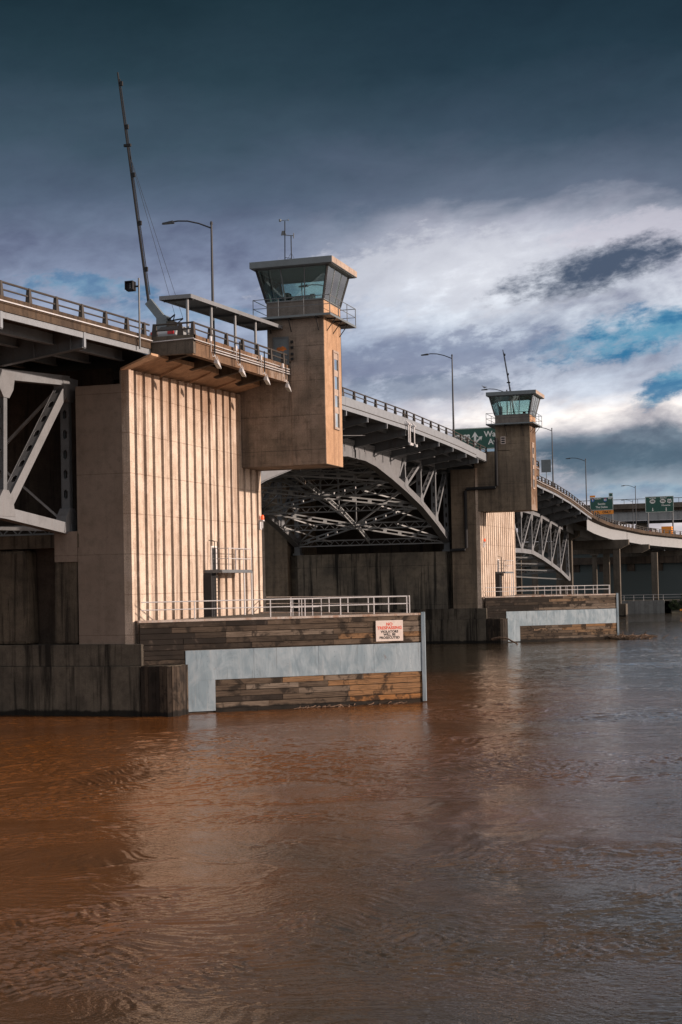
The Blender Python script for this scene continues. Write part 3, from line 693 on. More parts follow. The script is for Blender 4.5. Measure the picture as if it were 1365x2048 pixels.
# ------------------------------------------------------------------ fenders
def make_fender(T, label, near, seed):
    rnd = random.Random(seed); root = thing('timber_fender', label, 'fender', T((7, L/2, 0)), 'timber pier fenders')
    Av, Bv = Vector((.42, 0.0, 0)), Vector((14.67, 10.9, 0)); d = (Bv-Av).normalized(); S = (Bv-Av).length
    for side in (0, 1):
        T2 = (lambda v: T(v)) if side == 0 else (lambda v: T((v[0], L-v[1], v[2])))
        nrm = Vector((d.y, -d.x, 0))
        def plank(mb, s0, s1, z0, z1, off, th, tint):
            a = Av+d*s0; b = Av+d*s1; o = nrm*off; i = nrm*(off-th)
            mb.hexa([(a+i)+Vector((0,0,z0)), (a+o)+Vector((0,0,z0)), (b+o)+Vector((0,0,z0)), (b+i)+Vector((0,0,z0))],
                    [(a+i)+Vector((0,0,z1)), (a+o)+Vector((0,0,z1)), (b+o)+Vector((0,0,z1)), (b+i)+Vector((0,0,z1))], tint)
        pk = MB(T2)
        def rows(z_top, n, h, s_a, s_b, dark0):
            for r_ in range(n):
                z1 = z_top-r_*h; z0 = z1-h+rnd.uniform(.022,.05); s = s_a
                while s < s_b-.05:
                    e = min(s+rnd.choice((1.9, 2.6, 3.3, 4.2, 5.2)), s_b)
                    if s_b-e < .8: e = s_b
                    t_ = (s+e)/2/S
                    tint = min(.86, max(0, -.08+.74*t_+dark0+rnd.gauss(0,.15)))
                    if rnd.random() < .12 and t_ > .35: tint = min(1, tint+.2)
                    plank(pk, s+.006, e-.006, z0, z1, rnd.uniform(-.012,.012), .09, tint); s = e
        rows(5.42, 5, .335, .02, S-.1, 0.0)
        rows(3.74, 3, .27, .02, 2.7, -.05)
        rows(1.93, 6, .34, 4.5, S-.1, .2)
        pk.build('planking', M['woodh'], root)
        bk = MB(T2); plank(bk, .05, S-.2, -1.5, 5.42, -.1, .25, .1); bk.build('backing_wall', M['inner'], root)
        for (a, b) in ((2.72, 6.9), (6.915, 11.0), (11.015, 14.6), (14.615, S-.1)):
            pl = MB(T2); plank(pl, a, b, 1.95, 3.72, .035, .05, .5); pl.build('steel_plate', M['plate'], root)
        pl = MB(T2); plank(pl, 2.74, 4.5, .12, 1.945, .033, .05, .5); pl.build('steel_plate', M['plate'], root)
        cp = MB(T2); plank(cp, -.05, S-.3, 5.43, 5.56, .06, .75, .5); cp.build('cap', M['cap'], root)
        # rail
        def pt(s, inset=.3): v = Av+d*s-nrm*inset; return (v.x, v.y)
        st = [3.4, 8.1, 10.3, 12.6, 14.8, 17.0]
        pipe_rail(root, [pt(.2), pt(7.9), pt(8.3), pt(17.0)], [pt(s) for s in st], 6.62, 6.16, 5.56, M['galv'], T2)
        # fender deck (half)
        # upright timbers in the corner
        tb = MB(T2); x = .56; k = 0
        prof = [(.56,-.2),(2.2,-.2),(2.45,-.08),(2.62,.15),(2.7,.45),(2.7,1.6)]
        import itertools
        for (xa, ya), (xb, yb) in zip(prof, prof[1:]):
            ln = math.hypot(xb-xa, yb-ya); n = max(1, round(ln/.23))
            for i in range(n):
                a = Vector((xa+(xb-xa)*i/n, ya+(yb-ya)*i/n, 0)); b = Vector((xa+(xb-xa)*(i+1)/n, ya+(yb-ya)*(i+1)/n, 0))
                dd = (b-a).normalized(); nn = Vector((dd.y, -dd.x, 0)); o = nn*rnd.uniform(.02,.06); ii = -nn*.08
                a2 = a+dd*.006; b2 = b-dd*.006; zt = 2.9+rnd.uniform(-.02,.02)
                tb.hexa([a2+ii+Vector((0,0,-1)), a2+o+Vector((0,0,-1)), b2+o+Vector((0,0,-1)), b2+ii+Vector((0,0,-1))],
                        [a2+ii+Vector((0,0,zt)), a2+o+Vector((0,0,zt)), b2+o+Vector((0,0,zt)), b2+ii+Vector((0,0,zt))], rnd.uniform(.02,.30))
        tb.build('corner_timbers', M['woodv'], root)
        cr = MB(T2); cr.prism([(.6,-.1),(2.2,-.1),(2.55,.2),(2.62,.5),(2.62,1.45),(.6,0.2)], 'z', -2, 2.93); cr.build('corner_block', M['column'], root)
    dk = MB(T); dk.prism([(.45,.35),(14.1,10.75),(14.1,L-10.75),(.45,L-.35)], 'z', 5.2, 5.5); dk.build('fender_deck', M['far'], root)
    ns = MB(T); e = Bv
    ns.prism([(14.60,10.74),(14.80,10.82),(14.80,L-10.82),(14.60,L-10.74)], 'z', .08, 5.62); ns.build('nose_plate', M['plate'], root)
    # access gate and ladder hoops
    gt = MB(T)
    g2 = MB(T)
    for (x, y) in ((6.4, 10.0), (7.0, 10.0)): g2.tube([(x, y, 5.5), (x, y, 6.6)], .03, 6)
    g2.tube([(6.4,10,6.6),(7,10,6.6)], .03, 6); g2.tube([(6.4,10,6.1),(7,10,6.1)], .03, 6); g2.build('ladder_hoop', M['galv'], root)
    for (x, y) in ((7.6, 6.2), (7.9, 6.9), (8.6, 7.4), (9.0, 7.9)):
        gt.tube([(x, y, 5.5), (x, y, 6.6)], .03, 6)
    gt.tube([(7.6,6.2,6.6),(7.9,6.9,6.6),(8.6,7.4,6.6),(9.0,7.9,6.6)], .03, 6); gt.tube([(7.6,6.2,6.1),(7.9,6.9,6.1),(8.6,7.4,6.1),(9.0,7.9,6.1)], .025, 6)
    gt.build('access_gate', M['galv'], root)
    return root
fender1 = make_fender(lambda v: v, 'nearer plank fender with blue grey steel plates and a no trespassing board', True, 11)
fender2 = make_fender(mir, 'farther plank fender with rust streaked cap and driftwood at its foot', False, 23)
# sign on fender 1
def face_matrix(origin, right, upv=Vector((0,0,1))):
    right = right.normalized(); n = right.cross(upv).normalized()
    mm = Matrix((right, upv, n)).transposed().to_4x4(); mm.translation = origin; return mm
dF = Vector((14.25, 10.9, 0)).normalized(); nF = Vector((dF.y, -dF.x, 0)); AF = Vector((.42,0,0))
sc_ = AF + dF*15.65 + nF*.05 + Vector((0,0,4.52))
sg = thing('warning_sign', 'white board with red no trespassing warning nailed to the plank fender', 'sign', sc_)
Ms = face_matrix(sc_, dF)
q = MB(); 
def onsign(x, y, z): return Ms @ Vector((x, y, z))
q.add([onsign(*p) for p in ((-.9,-.64,0),(.9,-.64,0),(.9,.64,0),(-.9,.64,0),(-.9,-.64,.05),(.9,-.64,.05),(.9,.64,.05),(-.9,.64,.05))], [(0,3,2,1),(4,5,6,7),(0,1,5,4),(1,2,6,5),(2,3,7,6),(3,0,4,7)])
q.build('board', M['signw'], sg)
for body, y, s_, mt in (('NO', .40, .26, 'red'), ('TRESPASSING', .17, .26, 'red'), ('VIOLATORS', -.06, .21, 'blk'), ('WILL BE', -.24, .21, 'blk'), ('PROSECUTED', -.43, .21, 'blk')):
    text('lettering', body, s_, Ms @ Matrix.Translation((0, y, .054)), M[mt], sg, .003, .008, 1.05)

# ------------------------------------------------------------------ truss helpers
def plate_member(mb, p, q_, w, d_, holes=True, hole_len=.55, T=None, ths=.03):
    """box member in the Y-Z plane: solid side plates at +-X, perforated cover plates on the other two sides"""
    p = Vector(p); q_ = Vector(q_); dr = (q_-p).normalized(); ln = (q_-p).length; sx = Vector((1,0,0)); n = sx.cross(dr).normalized()
    for s in (-1, 1):
        c = sx*(s*(w/2-ths/2)); mb.beam(p+c, q_+c, ths, d_, n)
    ww = w-2*ths-.004
    for s in (-1, 1):
        o = n*(s*(d_/2-.03))
        if not holes: mb.beam(p+o, q_+o, ww, .02, n); continue
        k = max(2, int(ln/1.15)); cl = ln/k
        for i in range(k):
            c0 = p+o+dr*(cl*(i+.5)); hl = min(.3, cl*.27); hw = ww*.26
            inner = [(-hl,0),(-hl*.6,-hw),(hl*.6,-hw),(hl,0),(hl*.6,hw),(-hl*.6,hw)]
            outer = [(-cl/2,0),(-cl/2,-ww/2),(cl/2,-ww/2),(cl/2,0),(cl/2,ww/2),(-cl/2,ww/2)]
            vs = [c0+dr*a+sx*b+n*t_ for t_ in (-.01,.01) for a, b in inner+outer]; fs = []
            for j in range(6):
                j2 = (j+1)%6
                fs += [(j, j2, 6+j2, 6+j), (12+j, 18+j, 18+j2, 12+j2), (j, 12+j, 12+j2, j2)]
            mb.add(vs, fs)
def laced(mb, p, q_, w, h, zig=True):
    """two chords with zigzag lacing (or battens) between; w across, h rail size"""
    p = Vector(p); q_ = Vector(q_); d = (q_-p).normalized(); ln = (q_-p).length
    s = d.cross(Vector((0,0,1))).normalized(); u = s.cross(d)
    upv = u
    a = u*(w/2)
    mb.beam(p+a, q_+a, .16, h); mb.beam(p-a, q_-a, .16, h)
    if zig:
        k = max(4, int(ln/(w*1.0)))
        for i in range(k):
            sg_ = 1 if i%2 else -1
            mb.beam(p+d*(ln*i/k)+a*sg_, p+d*(ln*(i+1)/k)-a*sg_, .1, .05)
    else:
        k = max(3, int(ln/1.7))
        for i in range(k+1): mb.beam(p+d*(ln*i/k)-a, p+d*(ln*i/k)+a, .12, .45, d)
def gusset(mb, c, r, w):
    y, z = c[1], c[2]; n = 8
    pl = [(y+r*math.cos(2*math.pi*i/n+math.pi/8), z+r*math.sin(2*math.pi*i/n+math.pi/8)) for i in range(n)]
    mb.prism(pl, 'x', c[0]-w/2-.02, c[0]-w/2+.02); mb.prism(pl, 'x', c[0]+w/2-.02, c[0]+w/2+.02)

XT = (-4.4, -23.6)
# ------------------------------------------------------------------ bascule leaves
def make_leaf(T, root):
    bot = [(59.3,19.6),(62,19.62),(66,19.30),(71.8,18.4),(78.0,17.30),(84.6,15.95),(91.4,14.1),(97.6,12.15)]
    topz = 20.95
    nodes_b = [(78.0,17.8),(84.6,16.45),(91.4,14.6),(97.6,12.65)]
    nodes_t = [(77.6,20.85),(84.6,20.85),(91.4,20.8),(97.4,20.7)]
    for x in XT:
        tr = MB(T)
        # bottom chord (curved box), depth 0.95
        prof = [(y, z) for y, z in bot]
        for (a, za), (b, zb_) in zip(prof, prof[1:]):
            tr.prism([(a, za), (b, zb_), (b, zb_+.85), (a, za+.85)], 'x', x-.3, x+.3)
            tr.prism([(a, za-.06), (b, zb_-.06), (b, zb_-.003), (a, za-.003)], 'x', x-.42, x+.42)
        # solid web plate from the tip
        tr.prism([(59.3,20.45),(62,20.47),(66,20.15),(71.8,19.25),(75.2,18.70),(75.9,19.6),(76.6,20.9),(59.3,20.9)], 'x', x-.22, x+.22)
        for y in (62.5, 66, 69, 72): tr.box(x+.22, x+.30, y-.06, y+.06, 20.0 if y < 65 else 19.9, 20.88)
        tr.box(x-.32, x+.32, 59.3, 98, 20.903, 21.3)
        ob = tr.build('truss_chord', M['steelr'], root)
        for i, ((yb, zb_), (yt, zt)) in enumerate(zip(nodes_b, nodes_t)):
            mb = MB(T); plate_member(mb, (x, yb, zb_), (x, yt, zt), .55, .36); mb.build('truss_vertical', M['steel'], root)
            if i < 3:
                mb = MB(T); plate_member(mb, (x, yb+.2, zb_+.2), (x, nodes_t[i+1][0]-.2, nodes_t[i+1][1]-.1), .5, .34); mb.build('truss_diagonal', M['steel'], root)
        mb = MB(T); plate_member(mb, (x, 75.4, 18.9), (x, 77.5, 20.8), .5, .34, False); mb.build('truss_diagonal', M['steel'], root)
        for (yb, zb_) in nodes_b:
            mb = MB(T); mb.prism([(yb-.85, zb_+.15), (yb+.9, zb_-.45), (yb+.55, zb_+.85), (yb+.15, zb_+1.15), (yb-.35, zb_+.95)], 'x', x-.33, x+.33); mb.build('gusset_plate', M['steel'], root)
        for (yt, zt) in nodes_t:
            mb = MB(T); mb.prism([(yt-.75, zt+.05), (yt+.55, zt+.05), (yt+.25, zt-.75), (yt-.15, zt-.75)], 'x', x-.32, x+.32); mb.build('gusset_plate', M['steel'], root)
        mb = MB(T); mb.box(x-.5, x+.5, 97.2, 98.4, 11.1, 11.35); mb.box(x-.35, x+.35, 97.4, 98.2, 11.35, 12.2); mb.build('bearing', M['steeld'], root)
    # laterals in the plane of the lower chords
    lat = [(62,19.8),(68,19.2),(73,18.4),(78.0,17.5),(84.6,16.1),(91.4,14.3),(97.4,12.5)]
    for i, (y, z) in enumerate(lat):
        mb = MB(T); laced(mb, (XT[0]-.35, y, z), (XT[1]+.35, y, z), .65, .14); mb.build('lower_strut', M['brace'], root)
    pairs = [(0,2),(2,4),(4,6)]
    for a, b in pairs:
        (ya, za), (yb, zb_) = lat[a], lat[b]; yc, zc = (ya+yb)/2, (za+zb_)/2
        for (x0, x1) in ((XT[0]-.4, XT[1]+.4), (XT[1]+.4, XT[0]-.4)):
            mb = MB(T); laced(mb, (x0, ya, za), (-14, yc, zc), .42, .16, False); laced(mb, (-14, yc, zc), (x1, yb, zb_), .42, .16, False)
            mb.build('cross_brace', M['brace'], root)
        if a: mb = MB(T); mb.box(-14.5, -13.5, yc-.5, yc+.5, zc-.03, zc+.03); mb.build('brace_plate', M['brace'], root)
    for (y, z), (y2, z2) in zip(lat, lat[1:]):
        mb = MB(T); laced(mb, (-14, y+.3, z+.05), (-14, y2-.3, z2+.05), .5, .12); mb.build('centre_strut', M['brace'], root)
        for x0, x1 in ((XT[0]-.4, -9.0), (XT[1]+.4, -19.0)):
            mb = MB(T); mb.beam((x0, y+.2, z+.12), (x1, y2-.2, z2+.12), .18, .14); mb.beam((x1, y+.2, z+.14), (x0, y2-.2, z2+.14), .14, .14); mb.build('panel_brace', M['brace'], root)
    for (ya, yb) in ((60,66),(66,72),(72,78.4),(78.6,84.7),(84.9,91),(91.2,97.2)):
        mb = MB(T); mb.beam((XT[0]-.4, ya, 20.5), (-14, yb, 20.5), .3, .12); mb.beam((-14, yb, 20.48), (XT[1]+.4, ya, 20.5), .3, .12); mb.build('upper_brace', M['brace'], root)
    # sway frames
    for y, z in ((78.0,17.5),(84.6,16.1),(91.4,14.3)):
        mb = MB(T)
        for x0, x1 in ((XT[0]-.4, -14), (XT[1]+.4, -14)):
            mb.beam((x0, y+.05, 20.6), (x1, y+.05, z+.2), .18, .18)
        mb.beam((-14, y+.05, z+.2), (-14, y+.05, 20.6), .16, .16)
        mb.build('sway_frame', M['brace'], root)
    # floor beams
    for y in (65.9, 72.15, 78.5, 84.8, 91.1, 97.3):
        zd = zr(y)-1.75
        mb = MB(T)
        e0, e1 = 1.0, xm(1.0); h0 = .62; tz = 20.62
        pl = [(e1, zd), (e0, zd), (e0, zd-h0+.1), (XT[0], 20.62), (XT[1], 20.62), (e1, zd-h0+.1)]
        mb.prism(pl, 'y', y-.03, y+.03)
        for a, b in (((e0, y, zd-h0+.08), (XT[0], y, 20.6)), ((XT[0], y, 20.6), (XT[1], y, 20.6)), ((XT[1], y, 20.6), (e1, y, zd-h0+.08))):
            mb.beam(a, b, .38, .05)
        for k in range(12): 
            xx = e0-.9-k*2.4
            hb = zd-h0+.12 if xx > XT[0] else 20.65
            t_ = (xx-e0)/(XT[0]-e0)
            if xx > XT[0]: hb = (zd-h0+.12)*(1-t_)+20.65*t_
            mb.box(xx-.02, xx+.02, y-.14, y-.031, hb, zd)
        mb.build('floor_beam', M['steeld'], root)
        mb = MB(T); mb.box(.93, 1.08, y-.09, y+.09, zd-h0+.06, zr(y)-1.85); mb.build('beam_end_plate', M['fascia'], root)
        for xx in (-2.3, xm(-2.3)):
            mb = MB(T); mb.beam((xx+1.2, y+.1, 21.05), (xx-1.6, y+2.6, 20.95), .30, .05); mb.build('knee_brace', M['steel'], root)

def make_bascule():
    root = thing('bascule_span', 'long grey double leaf bascule span between the two control towers', 'bridge span', (-14, 59, 20), 'steel bridge spans')
    I = lambda v: v
    make_leaf(I, root); make_leaf(mir, root)
    # middle floor beam, stringers, deck
    for y in (59.08,):
        mb = MB(); mb.prism([(xm(1), 22.1), (1, 22.1), (1, 21.6), (XT[0], 20.62), (XT[1], 20.62), (xm(1), 21.6)], 'y', y-.03, y+.03); mb.beam((1,y,21.6),(XT[0],y,20.6),.36,.05)
        mb.build('floor_beam', M['steeld'], root)
    ys = [20, 28, 36, 44, 52, 59, 66, 74, 82, 90, 98]
    for x in [-.9+(-2.6*k) for k in range(11)]:
        mb = MB(); mb.sweep([((x, y, zr(y)-1.72), (1,0,0)) for y in ys], [(-.12,-.42),(.12,-.42),(.12,-.38),(.02,-.38),(.02,0),(-.02,0),(-.02,-.38),(-.12,-.38)]); mb.build('stringer', M['steeld'], root)
    mb = MB(); mb.sweep([((0, y, zr(y)), (1,0,0)) for y in ys], [(xm(.9),-1.7),(.9,-1.7),(.9,-1.12),(xm(.9),-1.12)]); mb.build('deck', M['steeld'], root)
    for sgn in (0, 1):
        X = (lambda v: v) if sgn == 0 else xm
        for (a, b) in ((21.9, 39.6), (39.63, 59.05), (59.11, 79.6), (79.63, 96.3)):
            n = max(2, int((b-a)/4)); yy = [a+(b-a)*i/n for i in range(n+1)]
            mb = MB(); mb.sweep([((0, y, zr(y)), (1,0,0)) for y in yy], [(X(.92),-1.62),(X(1.02),-1.62),(X(1.02),-.7),(X(.92),-.7)])
            mb.build('fascia', M['fascia'], root)
        mb = MB(); mb.sweep([((0, y, zr(y)), (1,0,0)) for y in ys[1:-1]], [(X(1.022),-1.50),(X(1.12),-1.50),(X(1.12),-1.44),(X(1.022),-1.44)]); mb.build('fascia_ledge', M['rail'], root)
        mb = MB(); mb.sweep([((0, y, zr(y)), (1,0,0)) for y in ys[1:-1]], [(X(1.022),-1.86),(X(1.10),-1.86),(X(1.10),-1.52),(X(1.022),-1.52)]); mb.build('lower_fascia', M['fascia'], root)
        pp = [22.5+3.3*i for i in range(11)]+[58.55, 59.6]+[62.4+3.38*i for i in range(11)]
        pp = [y for y in pp if y < 97]
        railing(root, [(X(.97), y, zr(y)) for y in (22, 30, 39, 49, 59, 69, 79, 88, 96.6)], 0, M['rail'], .7, [(X(.97), y, zr(y)) for y in pp])
    # centre lock signal lights
    for k, y in enumerate((58.7, 59.3, 60.9)):
        mb = MB(); mb.tube([(1.2, y, 22.9), (1.35, y, 22.7), (1.35, y, 20.9), (1.5, y, 20.75)], .07, 8); mb.lathe([(.02,-.14),(.17,-.14),(.17,.10),(.02,.14)], (1.5, y, 20.7), 10); mb.box(1.12, 1.5, y-.22, y+.22, 22.55, 22.65)
        mb.build('navigation_light', M['galv'], root)
    return root
make_bascule()

# ------------------------------------------------------------------ approach spans
def make_approach(T, root, lower, upper, yend, nb, east):
    """canonical: starts at the pier face y=118.2 growing in +Y"""
    for x in XT:
        ch = MB(T)
        for (a, za), (b, zb_) in zip(lower, lower[1:]):
            ch.prism([(a, za-.33), (b, zb_-.33), (b, zb_+.33), (a, za+.33)], 'x', x-.3, x+.3)
        ch.build('bottom_chord', M['steel'], root)
        ch = MB(T)
        for (a, za), (b, zb_) in zip(upper, upper[1:]):
            ch.prism([(a, za-.25), (b, zb_-.25), (b, zb_+.33), (a, za+.33)], 'x', x-.3, x+.3)
        ch.build('top_chord', M['steel'], root)
        for i, ((yl, zl), (yu, zu)) in enumerate(zip(lower, upper)):
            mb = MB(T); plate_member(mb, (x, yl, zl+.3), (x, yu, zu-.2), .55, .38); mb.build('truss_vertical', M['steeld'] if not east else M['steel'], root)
            for (yy, zz_, s) in ((yl, zl, 1), (yu, zu, -1)):
                mb = MB(T); mb.prism([(yy-1.0, zz_-s*.2), (yy+1.0, zz_-s*.2), (yy+.75, zz_+s*.75), (yy+.3, zz_+s*1.25), (yy-.3, zz_+s*1.25), (yy-.75, zz_+s*.75)], 'x', x-.335, x+.335); mb.build('gusset_plate', M['steelr'], root)
        for i in range(len(lower)-1):
            up_ = (i % 2 == 1) if i < nb else True
            if up_: a, b = lower[i], upper[i+1]; da = .5
            else: a, b = upper[i], lower[i+1]; da = -.5
            pv, qv = Vector((x, a[0], a[1])), Vector((x, b[0], b[1])); dd = (qv-pv).normalized()
            mb = MB(T); plate_member(mb, pv+dd*.5, qv-dd*.5, .55, .42); mb.build('truss_diagonal', M['steel'], root)
    n = len(lower)
    for i in range(n-1):
        mb = MB(T); laced(mb, (XT[0]-.35, lower[i][0], lower[i][1]), (XT[1]+.35, lower[i][0], lower[i][1]), .5, .14); mb.build('lower_strut', M['brace'], root)
        mb = MB(T)
        mb.beam((XT[0]-.3, lower[i][0], lower[i][1]), (XT[1]+.3, lower[i+1][0], lower[i+1][1]), .25, .2)
        mb.beam((XT[1]+.3, lower[i][0], lower[i][1]-.01), (XT[0]-.3, lower[i+1][0], lower[i+1][1]-.01), .25, .2)
        mb.build('cross_brace', M['brace'], root)
        mb = MB(T)
        y_ = lower[i][0]; mb.beam((XT[0]-.3, y_+.3, upper[i][1]-.4), (-14, y_+.3, lower[i][1]+.3), .16, .16); mb.beam((XT[0]-.3, y_+.3, lower[i][1]+.6), (-14, y_+.3, upper[i][1]-.5), .08, .12); mb.beam((-14, y_+.3, lower[i][1]+.3), (XT[1]+.3, y_+.3, upper[i][1]-.4), .16, .16)
        mb.build('sway_brace', M['brace'], root)
    return root
def deck_stuff(root, y0, y1, beams, zoff_edge, mats, ybeam_up, rail_posts, step=4.0):
    ny = max(2, int((y1-y0)/step)); ys = [y0+(y1-y0)*i/ny for i in range(ny+1)]
    mb = MB(); mb.sweep([((0, y, zr(y)), (1,0,0)) for y in ys], [(xm(.9),-1.4),(.9,-1.4),(.9,-1.02),(xm(.9),-1.02)]); mb.build('deck', M['inner'], root)
    for X in ((lambda v: v), xm):
        mb = MB(); mb.sweep([((0, y, zr(y)), (1,0,0)) for y in ys], [(X(.55),-1.45),(X(1.06),-1.45),(X(1.02),-1.1),(X(1.08),-1.05),(X(1.08),-.72),(X(.55),-.72)]); mb.build('deck_edge', M['deckedge'], root)
        mb = MB(); mb.sweep([((0, y, zr(y)), (1,0,0)) for y in ys], [(X(.85),-1.78),(X(.98),-1.78),(X(.98),-1.452),(X(.85),-1.452)]); mb.build('edge_beam', M['fascia'], root)
        mb = MB(); mb.sweep([((0, y, zr(y)), (1,0,0)) for y in ys], [(X(1.085),-1.0),(X(1.15),-1.0),(X(1.15),-.94),(X(1.085),-.94)]); mb.build('conduit', M['galv'], root)
        pr = [(X(.9), y, zr(y)) for y in ys]
        railing(root, pr, 0, M['rail'], .74, [(X(.9), y, zr(y)) for y in rail_posts])
    for x in [-.9-2.2*k for k in range(13)]:
        zo = -1.42
        mb = MB(); mb.sweep([((x, y, zr(y)+zo), (1,0,0)) for y in ys], [(-.16,-.62),(.16,-.62),(.16,-.57),(.02,-.57),(.02,0),(-.02,0),(-.02,-.57),(-.16,-.57)]); mb.build('stringer', M['steel'], root)
    for y in beams:
        zd = zr(y)-1.42; zt = ybeam_up(y); ze = zd-.85
        mb = MB(); mb.prism([(xm(.95), zd), (.95, zd), (.95, ze), (XT[0], zt), (XT[1], zt), (xm(.95), ze)], 'y', y-.03, y+.03)
        mb.beam((.95, y, ze-.02), (XT[0], y, zt-.02), .4, .05); mb.beam((XT[0], y, zt-.02), (XT[1], y, zt-.02), .4, .05); mb.beam((XT[1], y, zt-.02), (xm(.95), y, ze-.02), .4, .05)
        for k in range(12):
            xx = .2-k*2.2; t_ = min(1, (.95-xx)/(.95-XT[0])); mb.box(xx-.02, xx+.02, y-.18, y-.031, ze*(1-t_)+zt*t_, zd)
        mb.build('floor_beam', M['steeld'], root)
        mb = MB(); mb.box(.9, 1.02, y-.12, y+.12, ze, zd-.005); mb.build('beam_end_plate', M['fascia'], root)
# west span
wroot = thing('truss_approach_span', 'nearest truss approach span at the left edge beside the smooth pier wall', 'bridge span', (-14, -10, 20), 'steel bridge spans')
low = [(118.16-.5, 11.05), (118.16+7.2, 11.75), (118.16+15.8, 12.2), (118.16+24.4, 12.0), (118.16+33, 11.3)]
upp = [(118.16-.5, 19.9), (118.16+7.0, 19.35), (118.16+15.8, 18.9), (118.16+24.4, 18.5), (118.16+33, 18.2)]
def make_west():
    T = mir
    # first panel: the visible joint leans its diagonal from the lower joint up to the end top corner
    make_approach(T, wroot, low, upp, 0, 0, False)
make_west()
# the first diagonal runs from the upper end node to the next lower node
def west_diag():
    for o in [c for c in wroot.children if c.name.startswith('truss_diagonal')]: bpy.data.objects.remove(o)
    for x in XT:
        for i in range(4):
            a, b = (upp[i], low[i+1]) if i % 2 == 0 else (low[i], upp[i+1])
            pv, qv = Vector((x, a[0], a[1])), Vector((x, b[0], b[1])); dd = (qv-pv).normalized()
            mb = MB(mir); plate_member(mb, pv+dd*.5, qv-dd*.5, .6, .62); mb.build('truss_diagonal', M['steelr'], wroot)
    for x in XT:
        mb = MB(mir); mb.box(x-.45, x+.45, 117.2, 118.0, 10.76, 10.95)
        for k in range(4): mb.box(x-.42+k*.26, x-.36+k*.26, 117.25, 117.95, 10.95, 11.3)
        mb.build('bearing', M['steeld'], wroot)
west_diag()
deck_stuff(wroot, -34, 1.0, (-33.4, -24.8, -16.2, -7.5), 0, None, lambda y: 19.75 if y > -20 else 19.2, [-16.1-2.8*k for k in range(6)]+[-13.31, -10.48, -7.63, -4.79, -2.04, .25])
# east span
eroot = thing('truss_approach_span', 'distant truss approach span beyond the farther tower', 'bridge span', (-14, 150, 18), 'steel bridge spans')
low2 = [(118.4,10.9),(127,11.55),(136,11.85),(145,11.9),(153.8,11.8),(162.8,11.0),(171.7,10.0),(180.8,8.9),(190.3,7.4)]
upp2 = [(118.4,18.2),(127,18.2),(136,18.2),(145,18.1),(153.8,17.95),(162.4,17.75),(171.2,17.2),(180.4,16.6),(189.6,16.0)]
make_approach(lambda v: v, eroot, low2, upp2, 0, 4, True)
deck_stuff(eroot, 117.2, 184, [127,135.2,144,152.6,161.6,170.6,179.2], 0, None, lambda y: zr(y)-3.4, [118+2.8*k for k in range(24)])

# ------------------------------------------------------------------ ramp viaduct
RP = [(1,184,19.55),(1,192,19.15),(1.0,203,18.85),(1.4,212,18.55),(2.6,229,18.35),(4.2,240,18.0),(7.0,253,17.75),(10,262,17.5),(15,272,17.05),(24,284,16.3),(38,297,15.3),(60,310,14.0)]
def ramp_frames():
    fr_ = []
    for i, p in enumerate(RP):
        a = Vector(RP[max(i-1,0)]); b = Vector(RP[min(i+1,len(RP)-1)]); d = b-a; d.z = 0; d.normalize()
        fr_.append((Vector(p), Vector((d.y, -d.x, 0))))
    return fr_
fr_ = ramp_frames()
vroot = thing('ramp_viaduct', 'curving concrete deck ramp on pale steel girders at the right', 'viaduct', (1, 200, 16))
mb = MB(); mb.sweep(fr_, [(-14,-1.5),(-.5,-1.5),(0.05,-1.35),(0.05,-.72),(-.35,-.72),(-.4,-1.05),(-14,-1.05)]); mb.build('deck', M['deckedge'], vroot)
for off in (-.9, -4.5, -8.5, -12.5):
    for seg in ((0, 4), (4, 8), (8, 11)):
        f = fr_[seg[0]:seg[1]+1]; f = [f[0]]+f[1:]
        mb = MB(); p0 = f[0]; d0 = (f[1][0]-f[0][0]).normalized(); 
        f = [(f[0][0]+d0*.15, f[0][1])]+f[1:-1]+[(f[-1][0]-d0*.15, f[-1][1])]
        mb.sweep(f, [(off-.15,-3.6),(off+.15,-3.6),(off+.15,-3.55),(off+.02,-3.55),(off+.02,-1.51),(off-.02,-1.51),(off-.02,-3.55),(off-.15,-3.55)])
        mb.build('girder', M['girder'], vroot)
railing(vroot, [tuple(p+Vector(s)*-.12) for p, s in fr_], 2.9, M['rail'], .74)
mb = MB()
for p, s in (fr_[1], fr_[4], fr_[7]): mb.beam(p+s*.09+Vector((0,0,-1.3)), p+s*.09+Vector((0,0,-.75)), .06, .06)
mb.build('drain', M['dark'], vroot)

def bent(loc, cols, capx, ztop, zc, label, cap=1.3):
    r = thing('concrete_bent', label, 'bridge support', loc, 'concrete ramp supports'); x, y, z = loc
    mb = MB(); x0, x1 = capx
    mb.prism([(x0, ztop), (x1, ztop), (x1, ztop-cap*.75), (x1-1.6, ztop-cap*1.35), (x0+1.6, ztop-cap*1.35), (x0, ztop-cap*.75)], 'y', y-.9, y+.9); mb.build('cap_beam', M['far'], r)
    for c in cols:
        mb = MB(); mb.box(c-.65, c+.65, y-.6, y+.6, zc, ztop-cap*1.34); mb.build('column', M['far'], r, bevel=.05)
        mb = MB(); mb.box(c-1.5, c+1.7, y-1.5, y+1.5, -1, zc); mb.build('footing', M['base'], r)
bent((-10, 193, 0), (-4.6, -14, -23.4), (-26, -2.6), 16.2, 2.4, 'concrete column pier at the end of the distant truss span')
bent((-8, 215, 0), (1.3, -9, -19), (-22, 3.7), 14.9, 2.45, 'concrete ramp support standing in the water right of the farther fender')
bent((2, 240, 0), (6, -4, -14), (-17, 5), 14.4, 2.4, 'concrete ramp support on the bank in front of the dark hall')
bent((12, 266, 0), (9.5, 0), (-5, 12), 13.4, 2.4, 'concrete ramp support at the right end of the dark hall')

